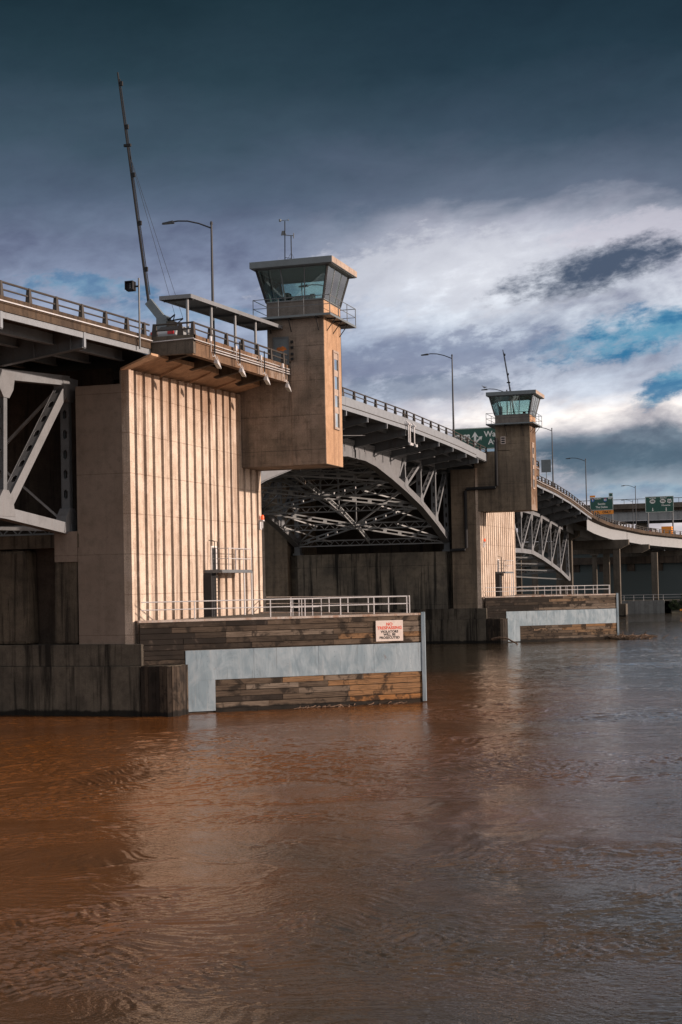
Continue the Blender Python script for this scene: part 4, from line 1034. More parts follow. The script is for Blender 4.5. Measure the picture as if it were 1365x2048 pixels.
# ------------------------------------------------------------------ road surfaces
rd = MB(); ys = [-34+6*i for i in range(37)]; ys = [y for y in ys if y < 184]
rd.sweep([((0, y, zr(y)), (1,0,0)) for y in ys], [(-26,-1.016),(-1.6,-1.016),(-1.6,-1.01),(-26,-1.01)])
tag(rd.build('road', M['asphalt']), kind='structure')

# ------------------------------------------------------------------ street lamps
def make_lamp():
    r = thing('street_lamp', '', 'street lamp')
    mb = MB(); mb.lathe([(.17,0),(.17,.3),(.12,.35),(.115,.5)], (0,0,0), 12); mb.tube([(0,0,.4),(0,0,4.5),(0,0,9.0)], .115, 10, .065); mb.lathe([(.09,0),(.10,.1),(.06,.2),(.02,.22)], (0,0,9.0), 10)
    mb.build('pole', M['lamp'], r)
    mb = MB(); mb.tube([(0,0,8.75),(-.9,0,9.15),(-1.7,0,9.38),(-2.4,0,9.45),(-2.85,0,9.42)], .05, 8); mb.build('arm', M['lamp'], r)
    mb = MB(); mb.hexa([(-3.55,-.1,9.32),(-2.7,-.14,9.32),(-2.7,.14,9.32),(-3.55,.1,9.32)], [(-3.5,-.08,9.42),(-2.75,-.1,9.50),(-2.75,.1,9.50),(-3.5,.08,9.42)]); h = mb.build('lamp_head', M['lamp'], r)
    mb = MB(); mb.box(-3.45,-2.85,-.07,.07,9.30,9.318); mb.build('lens', M['lampglass'], h)
    return r
lamp0 = make_lamp()
def place(o, x, y, z, rz=0, label=None, group=None, s=1.0):
    o.location = (x, y, z); o.rotation_euler = (0, 0, rz)
    if s != 1.0: o.scale = (s, s, s)
    if label: o['label'] = label
    if group: o['group'] = group
    return o
LG = 'street lamps along the bridge'
place(lamp0, .5, 12.0, 22.5, 0, 'tall curved arm street lamp rising behind the flat roofed canopy', LG)
place(copy_tree(lamp0), .97, 38.6, zr(38.6)-.72, 0, 'street lamp standing directly behind the nearer control tower', LG)
place(copy_tree(lamp0), .85, 79.9, zr(79.9)-.72, R(-3), 'curved arm street lamp on the pale steel fascia midway between towers', LG)
place(copy_tree(lamp0), -1.3, 121.5, 24.2, 0, 'street lamp with a gull perched on its head, behind the farther tower', LG)
place(copy_tree(lamp0), .6, 146.4, zr(146.4)-.72, R(-8), 'street lamp just right of the farther control tower', LG)
place(copy_tree(lamp0), .6, 181, zr(181)-.72, R(-8), 'street lamp where the distant truss span meets the ramp', LG)
place(copy_tree(lamp0), 3.2, 233, 17.6, R(-25), 'street lamp on the ramp in front of the far overpass', LG, .95)
place(copy_tree(lamp0), 13.0, 268, 16.4, R(-30), 'street lamp at the right end of the ramp beside the route sign', LG, 1.0)
place(copy_tree(lamp0), -13.5, 215, 17.5, R(180), 'small street lamp facing right on the far side of the ramp', LG, .9)
place(copy_tree(lamp0), -12, 290, 17.5, R(180), 'small street lamp facing right between the two green route signs', LG, .9)
place(copy_tree(lamp0), -5, 300, 18.5, R(-20), 'small street lamp facing left just in front of the overpass', LG, .9)

# ------------------------------------------------------------------ gull
def make_gull(loc):
    r = thing('gull', 'dark gull perched on a street lamp head behind the farther tower', 'bird', loc); x, y, z = loc
    mb = MB(); n = 10
    prof = [(-.42,.0,.01,.0),(-.30,.035,.03,.01),(-.18,.08,.075,.0),(0,.11,.10,0),(.12,.10,.10,.03),(.20,.06,.065,.10),(.235,.052,.052,.17),(.28,.055,.05,.20),(.33,.035,.035,.20),(.36,.012,.012,.195),(.43,.008,.008,.185)]
    vs = []
    for px, w, h, zc in prof:
        for j in range(n): a = 2*math.pi*j/n; vs.append((x-px, y+w*math.cos(a), z+.22+zc+h*math.sin(a)))
    fs = [(i*n+j, i*n+(j+1)%n, (i+1)*n+(j+1)%n, (i+1)*n+j) for i in range(len(prof)-1) for j in range(n)]
    fs.append(tuple(range(n))); fs.append(tuple((len(prof)-1)*n+j for j in range(n)))
    mb.add(vs, fs); mb.build('body', M['gullw'], r, smooth=True)
    for s in (-1, 1):
        q_ = MB(); q_.add([(x-.10,y+s*.10,z+.30),(x+.10,y+s*.115,z+.27),(x+.46,y+s*.03,z+.21),(x+.05,y+s*.105,z+.17),(x-.10,y+s*.125,z+.25),(x+.10,y+s*.13,z+.24),(x+.44,y+s*.05,z+.205),(x+.05,y+s*.12,z+.19)], [(0,1,2,3),(4,5,6,7),(0,1,5,4),(1,2,6,5),(2,3,7,6),(3,0,4,7)]); q_.build('wing', M['gullw'], r)
        q_ = MB(); q_.tube([(x,y+s*.04,z),(x,y+s*.04,z+.16)], .012, 5); q_.build('leg', M['gullw'], r)
make_gull((-1.3-3.1, 121.5, 24.2+9.5))

# ------------------------------------------------------------------ traffic gates
def make_gate(T, label, armtop, base, pivot, big=True):
    r = thing('traffic_gate', label, 'barrier gate', T(base), 'raised barrier gates'); x, y, z = base
    mb = MB(T); mb.box(x-.45, x+.25, y-.35, y+.35, z, z+2.3); mb.build('housing', M['bluegrey'], r, bevel=.02)
    mb = MB(T); mb.box(x+.255, x+.75, y-.3, y+.3, z, z+1.95); mb.build('cabinet', M['far'], r)
    P = Vector(pivot); B = Vector((x-.1, y, z+2.1)); mb = MB(T)
    dd = (P-B)
    mb.beam(B, P, .32, .5); mb.tube([(x+.1,y-.37,z+2.2),(x+.1,y+.37,z+2.2)], .18, 10); mb.build('counterweight_arm', M['bluegrey'], r)
    t_ = Vector(armtop); mb = MB(T); mb.tube([P, P.lerp(t_, .55), t_], .105, 8, .055)
    arm = mb.build('gate_arm', M['dark'], r)
    mb = MB(T)
    for k in (.14, .34, .55, .76, .95): 
        c = P.lerp(t_, k)+Vector((.16,0,0)); mb.box(c.x-.08, c.x+.08, c.y-.07, c.y+.07, c.z-.14, c.z+.14)
    c = P.lerp(t_, .68); mb.box(c.x-.24, c.x+.24, c.y-.08, c.y+.08, c.z-.08, c.z+.08)
    mb.build('arm_lamp', M['dark'], arm)
    mb = MB(T); mb.tube([P.lerp(t_, .03)+Vector((.16,0,0)), P.lerp(t_, .97)+Vector((.10,0,0))], .03, 5); mb.build('arm_conduit', M['dark'], arm)
    for k, (fr__, ex) in enumerate(((.66, (x+.8, y-.25, z+2.35)), (.66, (x+1.15, y+.25, z+2.15)))):
        mb = MB(T); mb.tube([P.lerp(t_, fr__), ex], .012, 4); mb.build('stay_cable', M['dark'], r)
        mb = MB(T); mb.tube([(x+.1, y, z+2.0), ex], .05, 5); mb.tube([ex, (x+.45, y, z+1.6)], .035, 5); mb.build('stay_bracket', M['dark'], r)
    return r
make_gate(lambda v: v, 'raised barrier gate with very tall thin arm left of the canopy', (-3.75, 7, 40.6), (-.75, 7, 22.3), (-1.85, 7, 25.65))
make_gate(mir, 'raised barrier gate arm showing above the farther tower roof', (-1.85, -4.0, 39.0), (1.2, -4.0, 21.9), (.3, -4.0, 24.8))

# ------------------------------------------------------------------ canopy
cr = thing('canopy', 'flat grey metal canopy on four posts along the balcony pavement', 'canopy', (2.4, 11, 22.4))
def cz(y): return 24.72+(25.4-24.72)*(y-1.8)/17.0
mb = MB(); mb.hexa([(1.25,1.8,cz(1.8)),(3.25,1.8,cz(1.8)),(3.25,17.9,cz(17.9)),(1.25,17.9,cz(17.9))], [(1.25,1.8,cz(1.8)+.07),(3.25,1.8,cz(1.8)+.07),(3.25,17.9,cz(17.9)+.07),(1.25,17.9,cz(17.9)+.07)])
mb.build('roof_sheet', M['bluegrey'], cr)
mb = MB()
for a, b in (((1.25,1.8),(3.25,1.8)),((3.25,1.8),(3.25,17.9)),((3.25,17.9),(1.25,17.9)),((1.25,17.9),(1.25,1.8))):
    mb.beam((a[0],a[1],cz(a[1])+.0), (b[0],b[1],cz(b[1])+.0), .06, .24)
mb.build('edge_channel', M['steel'], cr)
for y in (2.3, 6.0, 9.95, 13.9, 17.4):
    mb = MB(); mb.box(1.3, 3.2, y-.04, y+.04, cz(y)-.18, cz(y)-.03); mb.build('roof_rib', M['steeld'], cr)
for y in (2.0, 5.7, 9.7, 13.4):
    mb = MB(); mb.tube([(2.95, y, zr(y)-.75), (2.95, y, cz(y)-.05)], .09, 10); mb.build('post', M['steel'], cr)

# ------------------------------------------------------------------ pedestrian signal
r = thing('pedestrian_signal', 'black pedestrian signal head on a slim grey post beside the deck edge', 'signal', (1.2, -.97, 22))
mb = MB(); mb.tube([(1.2,-.97,21.3),(1.2,-.97,25.42)], .055, 10); mb.build('post', M['steeld'], r)
mb = MB(); mb.box(.44,.94,-1.1,-.78,24.7,25.25); mb.box(.94,1.16,-1.0,-.92,24.9,25.0); hd = mb.build('signal_head', M['dark'], r, bevel=.02)
mb = MB(); mb.box(.44,.94,-1.28,-1.1,25.2,25.25); mb.box(.44,.48,-1.28,-1.1,24.75,25.2); mb.box(.90,.94,-1.28,-1.1,24.75,25.2); mb.build('visor', M['dark'], hd)
mb = MB(); mb.box(.68,.73,-1.106,-1.1,25.08,25.13); mb.beam((.705,-1.103,25.06),(.705,-1.103,24.95),.006,.05,(1,0,0)); mb.beam((.705,-1.103,24.95),(.66,-1.103,24.82),.006,.03,(1,0,0)); mb.beam((.705,-1.103,24.95),(.75,-1.103,24.82),.006,.03,(1,0,0))
mb.build('walking_figure', M['steel'], hd)

# ------------------------------------------------------------------ floodlights under balcony
def make_flood():
    r = thing('floodlight', '', 'floodlight', (0,0,0), 'floodlights hanging below the balcony')
    mb = MB(); mb.tube([(.10,0,1.75),(.10,0,.35)], .045, 8); mb.build('hanger_pole', M['dark'], r)
    mb = MB(); mb.tube([(.08,-.55,1.1),(.09,-.52,.5),(.10,-.35,.22),(.11,-.1,.25),(.1,-.02,.4)], .02, 6); mb.box(.02,.12,-.68,-.45,1.1,1.4); mb.build('cable', M['galv'], r)
    mb = MB(); mb.tube([(.10,0,.35),(.12,.12,.12),(.12,.2,.0)], .03, 6); mb.tube([(.10,.3,.3),(.2,.32,.05),(.2,.42,-.1)], .02, 6); mb.build('yoke', M['galv'], r)
    mb = MB(); mb.hexa([(-.02,.05,-.12),(.28,.05,-.18),(.28,.62,-.42),(-.02,.62,-.36)], [(.02,.1,.12),(.22,.1,.1),(.22,.5,-.08),(.02,.5,-.06)]); h = mb.build('lamp_housing', M['galv'], r, bevel=.02)
    mb = MB(); mb.hexa([(0,.08,-.15),(.27,.08,-.2),(.27,.59,-.435),(0,.59,-.385)], [(0,.08,-.13),(.27,.08,-.18),(.27,.59,-.415),(0,.59,-.365)]); mb.build('lens', M['lampglass'], h)
    return r
fl0 = make_flood()
for i, (y, w) in enumerate(((3.7, 'first floodlight from the left below the balcony, under the canopy end'), (7.85, 'second floodlight from the left below the balcony'), (12.3, 'third floodlight from the left below the balcony'), (16.5, 'last floodlight below the balcony, closest to the concrete tower'))):
    o = fl0 if i == 0 else copy_tree(fl0)
    place(o, 3.86, y, 21.05+.02*y/4, 0, w)

# ------------------------------------------------------------------ weather mast
r = thing('weather_mast', 'thin weather mast with wind vane and anemometer on the nearer tower roof', 'weather mast', (2.85, 20, 29.87))
mb = MB(); mb.tube([(2.8,20,29.87),(2.86,20,33.3)], .035, 6); mb.tube([(3.3,20,29.87),(3.3,20,32.2)], .035, 6); mb.tube([(2.82,20,30.7),(3.3,20,30.6)], .02, 5)
mb.tube([(3.3,20,31.0),(3.75,20,30.0)], .01, 4); mb.tube([(3.3,20,31.0),(2.9,20,30.45)], .01, 4); mb.build('mast', M['dark'], r)
mb = MB(); mb.tube([(2.6,20,33.36),(3.1,20,33.36)], .02, 5); mb.lathe([(.03,-.1),(.09,-.06),(.09,.08),(.03,.1)], (2.5,20,33.38), 10); mb.lathe([(.02,-.06),(.055,0),(.02,.06)], (3.12,20,33.36), 8); mb.build('anemometer', M['bluegrey'], r)
mb = MB(); mb.tube([(2.75,20,32.32),(3.5,20,32.2)], .03, 6); mb.prism([(2.55,32.30),(2.62,32.62),(2.82,32.62),(2.95,32.3)], 'y', 19.985, 20.015); mb.tube([(3.5,20,32.38),(3.5,20,32.02)], .035, 6); mb.build('wind_vane', M['steeld'], r)

# ------------------------------------------------------------------ ladder platforms
def make_platform(T, label):
    r = thing('ladder_platform', label, 'access platform', T((.8, 13, 5.5)), 'ladder platforms on the ribbed walls')
    mb = MB(T); mb.box(.02, 1.25, 10.9, 16.4, 8.45, 8.56); mb.box(.1, 1.3, 10.85, 16.45, 8.36, 8.448); mb.build('platform', M['steeld'], r)
    mb = MB(T)
    for y in (15.0, 16.4): mb.tube([(1.2, y, 5.5), (1.2, y, 8.4)], .06, 8)
    mb.build('support_post', M['galv'], r)
    mb = MB(T); mb.box(.02,.55,10.75,11.0,5.5,8.35); mb.box(.5,.56,11.0,11.6,5.5,8.35); mb.box(.02,.5,11.55,11.65,5.5,8.35); mb.build('ladder_channel', M['dark'], r)
    mb = MB(T)
    for k in range(13): mb.tube([(.7,11.05,5.7+k*.24),(.7,11.55,5.7+k*.24)], .015, 5)
    mb.tube([(.7,11.05,5.5),(.7,11.05,10.4),(.3,11.05,10.5)], .03, 6); mb.tube([(.7,11.55,5.5),(.7,11.55,10.4),(.3,11.55,10.5)], .03, 6); mb.build('ladder', M['dark'], r)
    mb = MB(T); mb.box(.0,.06,12.05,12.75,8.56,10.05); dd_ = mb.build('doorway', M['dark'], r)
    mb = MB(T); mb.box(.0,.1,11.98,12.05,8.56,10.15); mb.box(.0,.1,12.75,13.0,8.56,10.15); mb.box(.0,.1,12.05,12.75,10.05,10.15); mb.build('door_frame', M['white'], dd_)
    pipe_rail(r, [(.05,12.2),(1.22,12.2),(1.22,16.4),(.05,16.4)], [(1.22,12.2),(1.22,13.5),(1.22,14.9),(1.22,16.4),(.05,16.4)], 9.98, 9.3, 8.5, M['galv'], T, .03)
    return r
make_platform(lambda v: v, 'steel ladder platform with pipe rails on the nearer ribbed wall')
make_platform(lambda v: (v[0], 96.36+v[1]-2.6, v[2]), 'small ladder platform with pipe rails on the farther ribbed wall')
for y, T_, lb in ((21.45, None, 'red warning beacon on the edge of the nearer ribbed wall'), (97.9, None, 'red warning beacon on the farther ribbed wall')):
    r = thing('warning_beacon', lb, 'beacon', (.15, y, 12.3), 'red beacons on the ribbed walls')
    mb = MB(); mb.box(0,.3,y-.15,y+.15,12.1,12.2); mb.box(.0,.12,y-.3,y+.1,11.5,12.05); mb.tube([(.2,y,11.6),(.2,y,12.1)], .04, 6); mb.build('bracket', M['galv'], r)
    mb = MB(); mb.lathe([(.11,0),(.12,.05),(.12,.24),(.07,.34),(.02,.36)], (.2,y,12.2), 12); mb.build('lens', M['beacon'], r, smooth=True)

# ------------------------------------------------------------------ vehicles
def make_car(name, label, mat, x, y, z, rz=0, group=None, van=False):
    r = thing(name, label, 'car', (0,0,0), group)
    H = 1.45 if not van else 2.1
    sec = [(-2.2,.35),(-2.25,.75),(-2.1,.95),(-1.55,1.0),(-.95,1.38),(-.3,H),(.5,H-.02),(1.0,1.3),(1.55,1.02),(2.1,.92),(2.22,.6),(2.15,.35)]
    if van: sec = [(-2.3,.4),(-2.35,1.2),(-2.3,2.0),(-2.1,2.1),(1.0,2.1),(1.3,1.9),(1.75,1.2),(2.3,1.05),(2.4,.6),(2.35,.4)]
    mb = MB(); w0, w1 = .88, .70
    def wy(zz): return w0 if zz < 1.0 else w0+(w1-w0)*min(1,(zz-1.0)/.45)
    n = len(sec); vs = [(wy(zz), yy, zz) for yy, zz in sec]+[(-wy(zz), yy, zz) for yy, zz in sec]
    fs = [tuple(range(n)), tuple(range(2*n-1, n-1, -1))]+[(i,(i+1)%n,n+(i+1)%n,n+i) for i in range(n)]
    mb.add(vs, fs); mb.build('body', mat, r, bevel=.05)
    if not van:
        mb = MB()
        for s in (-1,1): mb.add([(s*.865,-1.2,1.04),(s*.865,1.15,1.04),(s*.73,.55,1.36),(s*.73,-.7,1.36),(s*.885,-1.2,1.04),(s*.885,1.15,1.04),(s*.75,.55,1.36),(s*.75,-.7,1.36)], [(0,1,2,3),(4,5,6,7),(0,1,5,4),(1,2,6,5),(2,3,7,6),(3,0,4,7)])
        mb.add([(-.72,-1.62,1.02),(.72,-1.62,1.02),(.62,-.98,1.39),(-.62,-.98,1.39),(-.72,-1.64,1.04),(.72,-1.64,1.04),(.62,-1.0,1.41),(-.62,-1.0,1.41)], [(0,1,2,3),(4,5,6,7),(0,1,5,4),(1,2,6,5),(2,3,7,6),(3,0,4,7)])
        mb.build('window', M['dark'], r)
    for s in (-1,1):
        for yy in (-1.4, 1.35):
            mb = MB(); mb.tube([(s*.92,yy,.33),(s*.70,yy,.33)], .33, 14); wh_ = mb.build('wheel', M['tyre'], r); mb = MB(); mb.tube([(s*.93,yy,.33),(s*.925,yy,.33)], .19, 10); mb.build('rim', M['galv'], wh_)
        mb = MB(); mb.box(s*.55-.2, s*.55+.2, -2.28, -2.2, .72, .9); mb.build('tail_light', M['redl'], r)
    r.location = (x, y, z); r.rotation_euler = (0,0,rz); return r
CG = 'vehicles on the bridge and ramp'
make_car('parked_car', 'silver white car with red tail lights seen through the balcony railing below the canopy', M['carw'], 1.0, 4.9, 21.98, 0, CG)
def on_ramp(i, off, dz=-1.05): p, s = fr_[i]; v = p+s*off; return v.x, v.y, v.z+dz, math.atan2(-s.x, s.y)*0+math.atan2(s.x, -s.y)+0
for i, off, lb, mt in ((6, -3, 'dark car on the ramp just left of the orange trailer', 'cars'), (4, -3, 'silver car on the ramp near the yellow only panel', 'carw')):
    p, s = fr_[i]; v = p+s*off; make_car('parked_car', lb, M[mt], v.x, v.y, v.z-1.02, math.atan2(s.y, s.x), CG)
p, s = fr_[7]; v = p+s*(-3.2)+Vector((0,-4,0))
r = thing('box_trailer', 'orange box trailer behind the ramp railing', 'trailer', (v.x, v.y, v.z-1.0)); b_ = Vector((v.x, v.y, v.z-1.0))
mb = MB(); mb.box(b_.x-1.1,b_.x+1.1,b_.y-2.2,b_.y+2.2,b_.z+.5,b_.z+2.1); mb.build('box_body', M['orange'], r, bevel=.05)
for k in range(3): mb = MB(); mb.box(b_.x+1.1,b_.x+1.12,b_.y-2.1,b_.y+2.1,b_.z+.75+k*.42,b_.z+.9+k*.42); mb.build('stripe', M['rust'], r)
for yy in (-1.2, 1.2):
    mb = MB(); mb.tube([(b_.x-1.0,b_.y+yy,b_.z+.38),(b_.x+1.0,b_.y+yy,b_.z+.38)], .38, 12); mb.build('wheel', M['tyre'], r)

# ------------------------------------------------------------------ highway signs
def shield(parent, c, rr, Mx, txt, kind):
    mb = MB(); n = 16
    if kind == 'oval': pl = [(rr*1.25*math.cos(2*math.pi*i/n), rr*.95*math.sin(2*math.pi*i/n)) for i in range(n)]
    else: pl = [(-.9*rr,.75*rr),(-.45*rr,.95*rr),(0,.8*rr),(.45*rr,.95*rr),(.9*rr,.75*rr),(.75*rr,.35*rr),(1.0*rr,-.2*rr),(.7*rr,-.7*rr),(0,-1.05*rr),(-.7*rr,-.7*rr),(-1.0*rr,-.2*rr),(-.75*rr,.35*rr)]
    r0 = [Mx @ Vector((c[0]+a, c[1]+b, .03)) for a, b in pl]; r1 = [Mx @ Vector((c[0]+a, c[1]+b, .05)) for a, b in pl]; k = len(pl)
    mb.add(r0+r1, [tuple(range(k))[::-1], tuple(range(k,2*k))]+[(i,(i+1)%k,k+(i+1)%k,k+i) for i in range(k)])
    o = mb.build('route_shield', M['blue'] if kind == 'int' else M['signtext'], parent)
    if kind == 'int':
        mb = MB(); r0 = [Mx @ Vector((c[0]+a*.62, c[1]+b, z)) for z in (.051,.056) for a, b in ((-rr,.55*rr),(rr,.55*rr),(rr,.8*rr),(-rr,.8*rr))]; mb.add(r0, [(3,2,1,0),(4,5,6,7)]); mb.build('red_band', M['redl'], o)
    text('numeral', txt, rr*1.35 if len(txt) < 3 else rr*1.15, Mx @ Matrix.Translation((c[0], c[1]-.02, .058)), M['signtext'] if kind == 'int' else M['blk'], o, .004, .02)
def arrow(parent, c, h, ang, Mx, mt='signtext', bent_=False):
    Ra = Matrix.Rotation(ang, 3, 'Z'); mb = MB()
    pl = [(-.09*h,-.5*h),(.09*h,-.5*h),(.09*h,.15*h),(.28*h,.05*h),(0,.5*h),(-.28*h,.05*h),(-.09*h,.15*h)]
    pts_ = [Ra @ Vector((a,b,0)) for a, b in pl]; k = len(pl)
    r0 = [Mx @ (Vector((c[0], c[1], .03))+v) for v in pts_]; r1 = [Mx @ (Vector((c[0], c[1], .045))+v) for v in pts_]
    mb.add(r0+r1, [tuple(range(k))[::-1], tuple(range(k,2*k))]+[(i,(i+1)%k,k+(i+1)%k,k+i) for i in range(k)]); mb.build('arrow', M[mt], parent)
def board(parent, w, h, Mx, mat, name='panel', cx=0, cy=0, border=True):
    mb = MB(); vs = [Mx @ Vector((cx+a*w/2, cy+b*h/2, z)) for z in (-.05,.02) for a, b in ((-1,-1),(1,-1),(1,1),(-1,1))]
    mb.add(vs, [(3,2,1,0),(4,5,6,7),(0,1,5,4),(1,2,6,5),(2,3,7,6),(3,0,4,7)]); o = mb.build(name, mat, parent)
    if border:
        mb = MB(); e = .07
        for a0, a1, b0, b1 in ((-w/2+.04,w/2-.04,h/2-e-.04,h/2-.04),(-w/2+.04,w/2-.04,-h/2+.04,-h/2+e+.04),(-w/2+.04,-w/2+e+.04,-h/2+e+.05,h/2-e-.05),(w/2-e-.04,w/2-.04,-h/2+e+.05,h/2-e-.05)):
            vs = [Mx @ Vector((cx+a, cy+b, z)) for z in (.021,.028) for a, b in ((a0,b0),(a1,b0),(a1,b1),(a0,b1))]
            mb.add(vs, [(3,2,1,0),(4,5,6,7),(0,1,5,4),(1,2,6,5),(2,3,7,6),(3,0,4,7)])
        mb.build('border', M['signtext'], o)
    return o
def post_frame(parent, x0, x1, y, z0, z1):
    mb = MB(); mb.tube([(x0,y,z0),(x0,y,z1)], .18, 8); mb.tube([(x1,y,z0),(x1,y,z1)], .18, 8); mb.beam((x0,y,z1),(x1,y,z1),.25,.25); mb.build('gantry', M['steeld'], parent)
Z3 = Vector((0,0,1)); XR = Vector((1,0,0))
# sign 1
c1 = Vector((-6.4, 130, 27.75)); s1 = thing('highway_sign', 'large green overhead sign reading Water Ave, half hidden by the farther tower', 'road sign', (-6.4,130,21), 'green highway signs')
M1 = face_matrix(c1, XR); board(s1, 9.2, 3.1, M1, M['green'])
shield(s1, (-3.75, .15), .55, M1, '99E', 'oval'); shield(s1, (-2.5, .15), .55, M1, '26', 'us')
arrow(s1, (-1.3, .05), 1.9, 0, M1); arrow(s1, (-.72, -.1), 1.3, R(-48), M1)
text('lettering', 'Water', 1.15, M1 @ Matrix.Translation((1.55, .55, .03)), M['signtext'], s1, .006, .02); text('lettering', 'Ave', 1.15, M1 @ Matrix.Translation((1.5, -.55, .03)), M['signtext'], s1, .006, .02)
post_frame(s1, -12.6, .2, 130.4, 21.3, 27.6)
# sign 2
c2 = Vector((-7.4, 260, 23.9)); s2 = thing('highway_sign', 'green sign reading Seattle and The Dalles above a yellow only panel', 'road sign', (-7.4,260,17), 'green highway signs')
M2 = face_matrix(c2, XR); board(s2, 5.2, 2.9, M2, M['green'], cy=.3); o = board(s2, 5.2, .85, M2, M['orange'], 'only_panel', 0, -1.62, False)
text('lettering', 'ONLY', .7, M2 @ Matrix.Translation((1.1,-1.62,.03)), M['blk'], o, .005, .02); arrow(o, (-.8,-1.62), .75, R(45), M2, 'blk')
text('lettering', 'NORTH', .42, M2 @ Matrix.Translation((-.9,1.45,.03)), M['signtext'], s2, .005, .01); text('lettering', 'EAST', .42, M2 @ Matrix.Translation((2.0,1.45,.03)), M['signtext'], s2, .005, .01)
shield(s2, (-1.95,1.15), .42, M2, '5', 'int'); shield(s2, (.85,1.15), .42, M2, '84', 'int')
text('lettering', 'Seattle', .62, M2 @ Matrix.Translation((0,.28,.03)), M['signtext'], s2, .005, .01); text('lettering', 'The Dalles', .62, M2 @ Matrix.Translation((0,-.45,.03)), M['signtext'], s2, .005, .01)
board(s2, 1.2, .42, M2, M['orange'], 'exit_tab', -2.0, 2.02, False); board(s2, .9, .85, M2, M['green'], 'exit_tab', 2.1, 2.25)
post_frame(s2, -9.7, -5.1, 260.3, 15, 24.5)
# sign 3
c3 = Vector((5.4, 260, 23.65)); s3 = thing('highway_sign', 'green sign with north and south route ovals and down arrows at the right edge', 'road sign', (5.4,260,17), 'green highway signs')
M3 = face_matrix(c3, XR); board(s3, 6.2, 3.55, M3, M['green'])
text('lettering', 'NORTH', .42, M3 @ Matrix.Translation((-1.5,1.38,.03)), M['signtext'], s3, .005, .01); text('lettering', 'SOUTH', .42, M3 @ Matrix.Translation((.85,1.38,.03)), M['signtext'], s3, .005, .01)
shield(s3, (-1.5,.68), .5, M3, '99E', 'oval'); shield(s3, (.75,.68), .5, M3, '99E', 'oval'); shield(s3, (2.2,.68), .5, M3, '26', 'us')
text('lettering', 'Milwaukie', .48, M3 @ Matrix.Translation((1.4,-.25,.03)), M['signtext'], s3, .005, .01)
arrow(s3, (-1.5,-1.15), .8, R(180), M3); arrow(s3, (1.45,-1.15), .8, R(180), M3)
post_frame(s3, 2.8, 8.2, 260.3, 15, 24.3)
r = thing('road_sign', 'blank grey sign on a thin post right of the farther tower', 'road sign', (-1,150,21))
mb = MB(); mb.tube([(-1,150,20.7),(-1,150,24.2)], .06, 6); mb.build('post', M['steeld'], r); mb = MB(); mb.box(-1.75,-.25,149.9,149.95,23.95,25.9); mb.build('panel', M['bluegrey'], r)

# ------------------------------------------------------------------ far overpass, bank, buildings
r = thing('freeway_overpass', 'long level freeway overpass crossing behind the ramp and signs', 'overpass', (0,400,25))
mb = MB(); mb.box(-90,160,396,410,29.0,30.6); mb.build('parapet', M['far'], r)
mb = MB(); mb.box(-90,160,397,409,28.2,28.98); mb.build('deck', M['inner'], r)
mb = MB(); mb.box(-90,160,398,398.3,25.3,28.2)
for k in range(80): mb.box(-89+k*3.1,-88.85+k*3.1,397.75,398,25.3,28.15)
mb.build('girder', M['girder'], r)
mb = MB(); mb.box(-90,160,399,408,24.6,25.29); mb.build('under_girder', M['dark'], r)
for x in (-70, -14, 40, 95, 150): mb = MB(); mb.box(x-1.5,x+1.5,401,406,1,24.6); mb.build('column', M['far'], r)
mb = MB(); mb.tube([(-90,396.5,32.0),(160,396.5,32.0)], .1, 5)
for k in range(60): mb.tube([(-90+k*4.2,396.5,30.6),(-90+k*4.2,396.5,32.0)], .08, 5)
mb.build('railing', M['steeld'], r)

gm = MB(); gm.add([(-300,236,2.5),(9,238,2.5),(30,246,2.5),(300,275,2.5),(900,700,3),(900,2500,3),(-900,2500,3),(-900,300,2.5)], [tuple(range(8))])
tag(gm.build('ground', M['ground']), kind='structure')
gm = MB(); gm.add([(9,238.2,2.55),(30,246,2.55),(300,275,2.55),(300,268,-.8),(32,238.8,-.8),(10,233.5,-.8)], [(0,1,4,5),(1,2,3,4)])
tag(gm.build('riverbank', M['ground']), kind='structure')
r = thing('seawall', 'pale concrete seawall along the far bank below the railing', 'seawall', (-20,236,0))
mb = MB(); mb.box(-200,8.2,235.5,236.3,-1,2.7); mb.build('wall', M['seawall'], r)
pipe_rail(r, [(-60,235.9),(14,235.9)], [(-60+2.0*k,235.9) for k in range(35)], 3.85, 3.3, 2.65, M['galv'], None, .035, 'bank_railing')
r = thing('waterfront_hall', 'long dark low hall under the ramp beyond the far bank', 'building', (0,262,2.5))
mb = MB(); mb.box(-70,14.5,262,285,2.5,8.9); mb.build('wall', M['wh'], r)
mb = MB(); mb.box(-70,14.5,270,270.4,8.9,10.6); mb.build('back_wall', M['inner'], r)
mb = MB(); mb.box(-70.5,15,261.5,285.5,10.6,12.2); mb.build('roof', M['inner'], r)
for k in range(9):
    x = 14-k*6.2
    mb = MB(); mb.box(x-2.2,x+2.2,262.6,262.8,8.9,10.58); mb.build('clerestory_window', M['white'] if k in (0,) else M['wh'], r)
    mb = MB(); mb.box(x-3.9,x-2.3,262.2,263.2,8.9,10.58); mb.build('pillar', M['inner'], r)
r = thing('pale_block', 'pale grey wall block at the right edge under the ramp', 'building', (20,268,2.5))
mb = MB(); mb.box(17.6,27,268,280,2.5,10.4); mb.build('wall', M['seawall'], r); mb = MB(); mb.box(17.3,27.3,267.7,280.3,10.4,10.9); mb.build('roof', M['far'], r)
mb = MB(); mb.box(19.2,22,267.9,268,2.5,6.4); mb.build('door', M['dark'], r)
mb = MB(); mb.box(-260,-4,300,330,2.5,14.5); 
r = thing('warehouse', 'distant dark warehouse behind the bridge supports at left', 'building', (-100,315,2.5)); mb.build('wall', M['wh'], r); mb = MB(); mb.box(-262,-2,298,332,14.5,15.3); mb.build('roof', M['inner'], r)

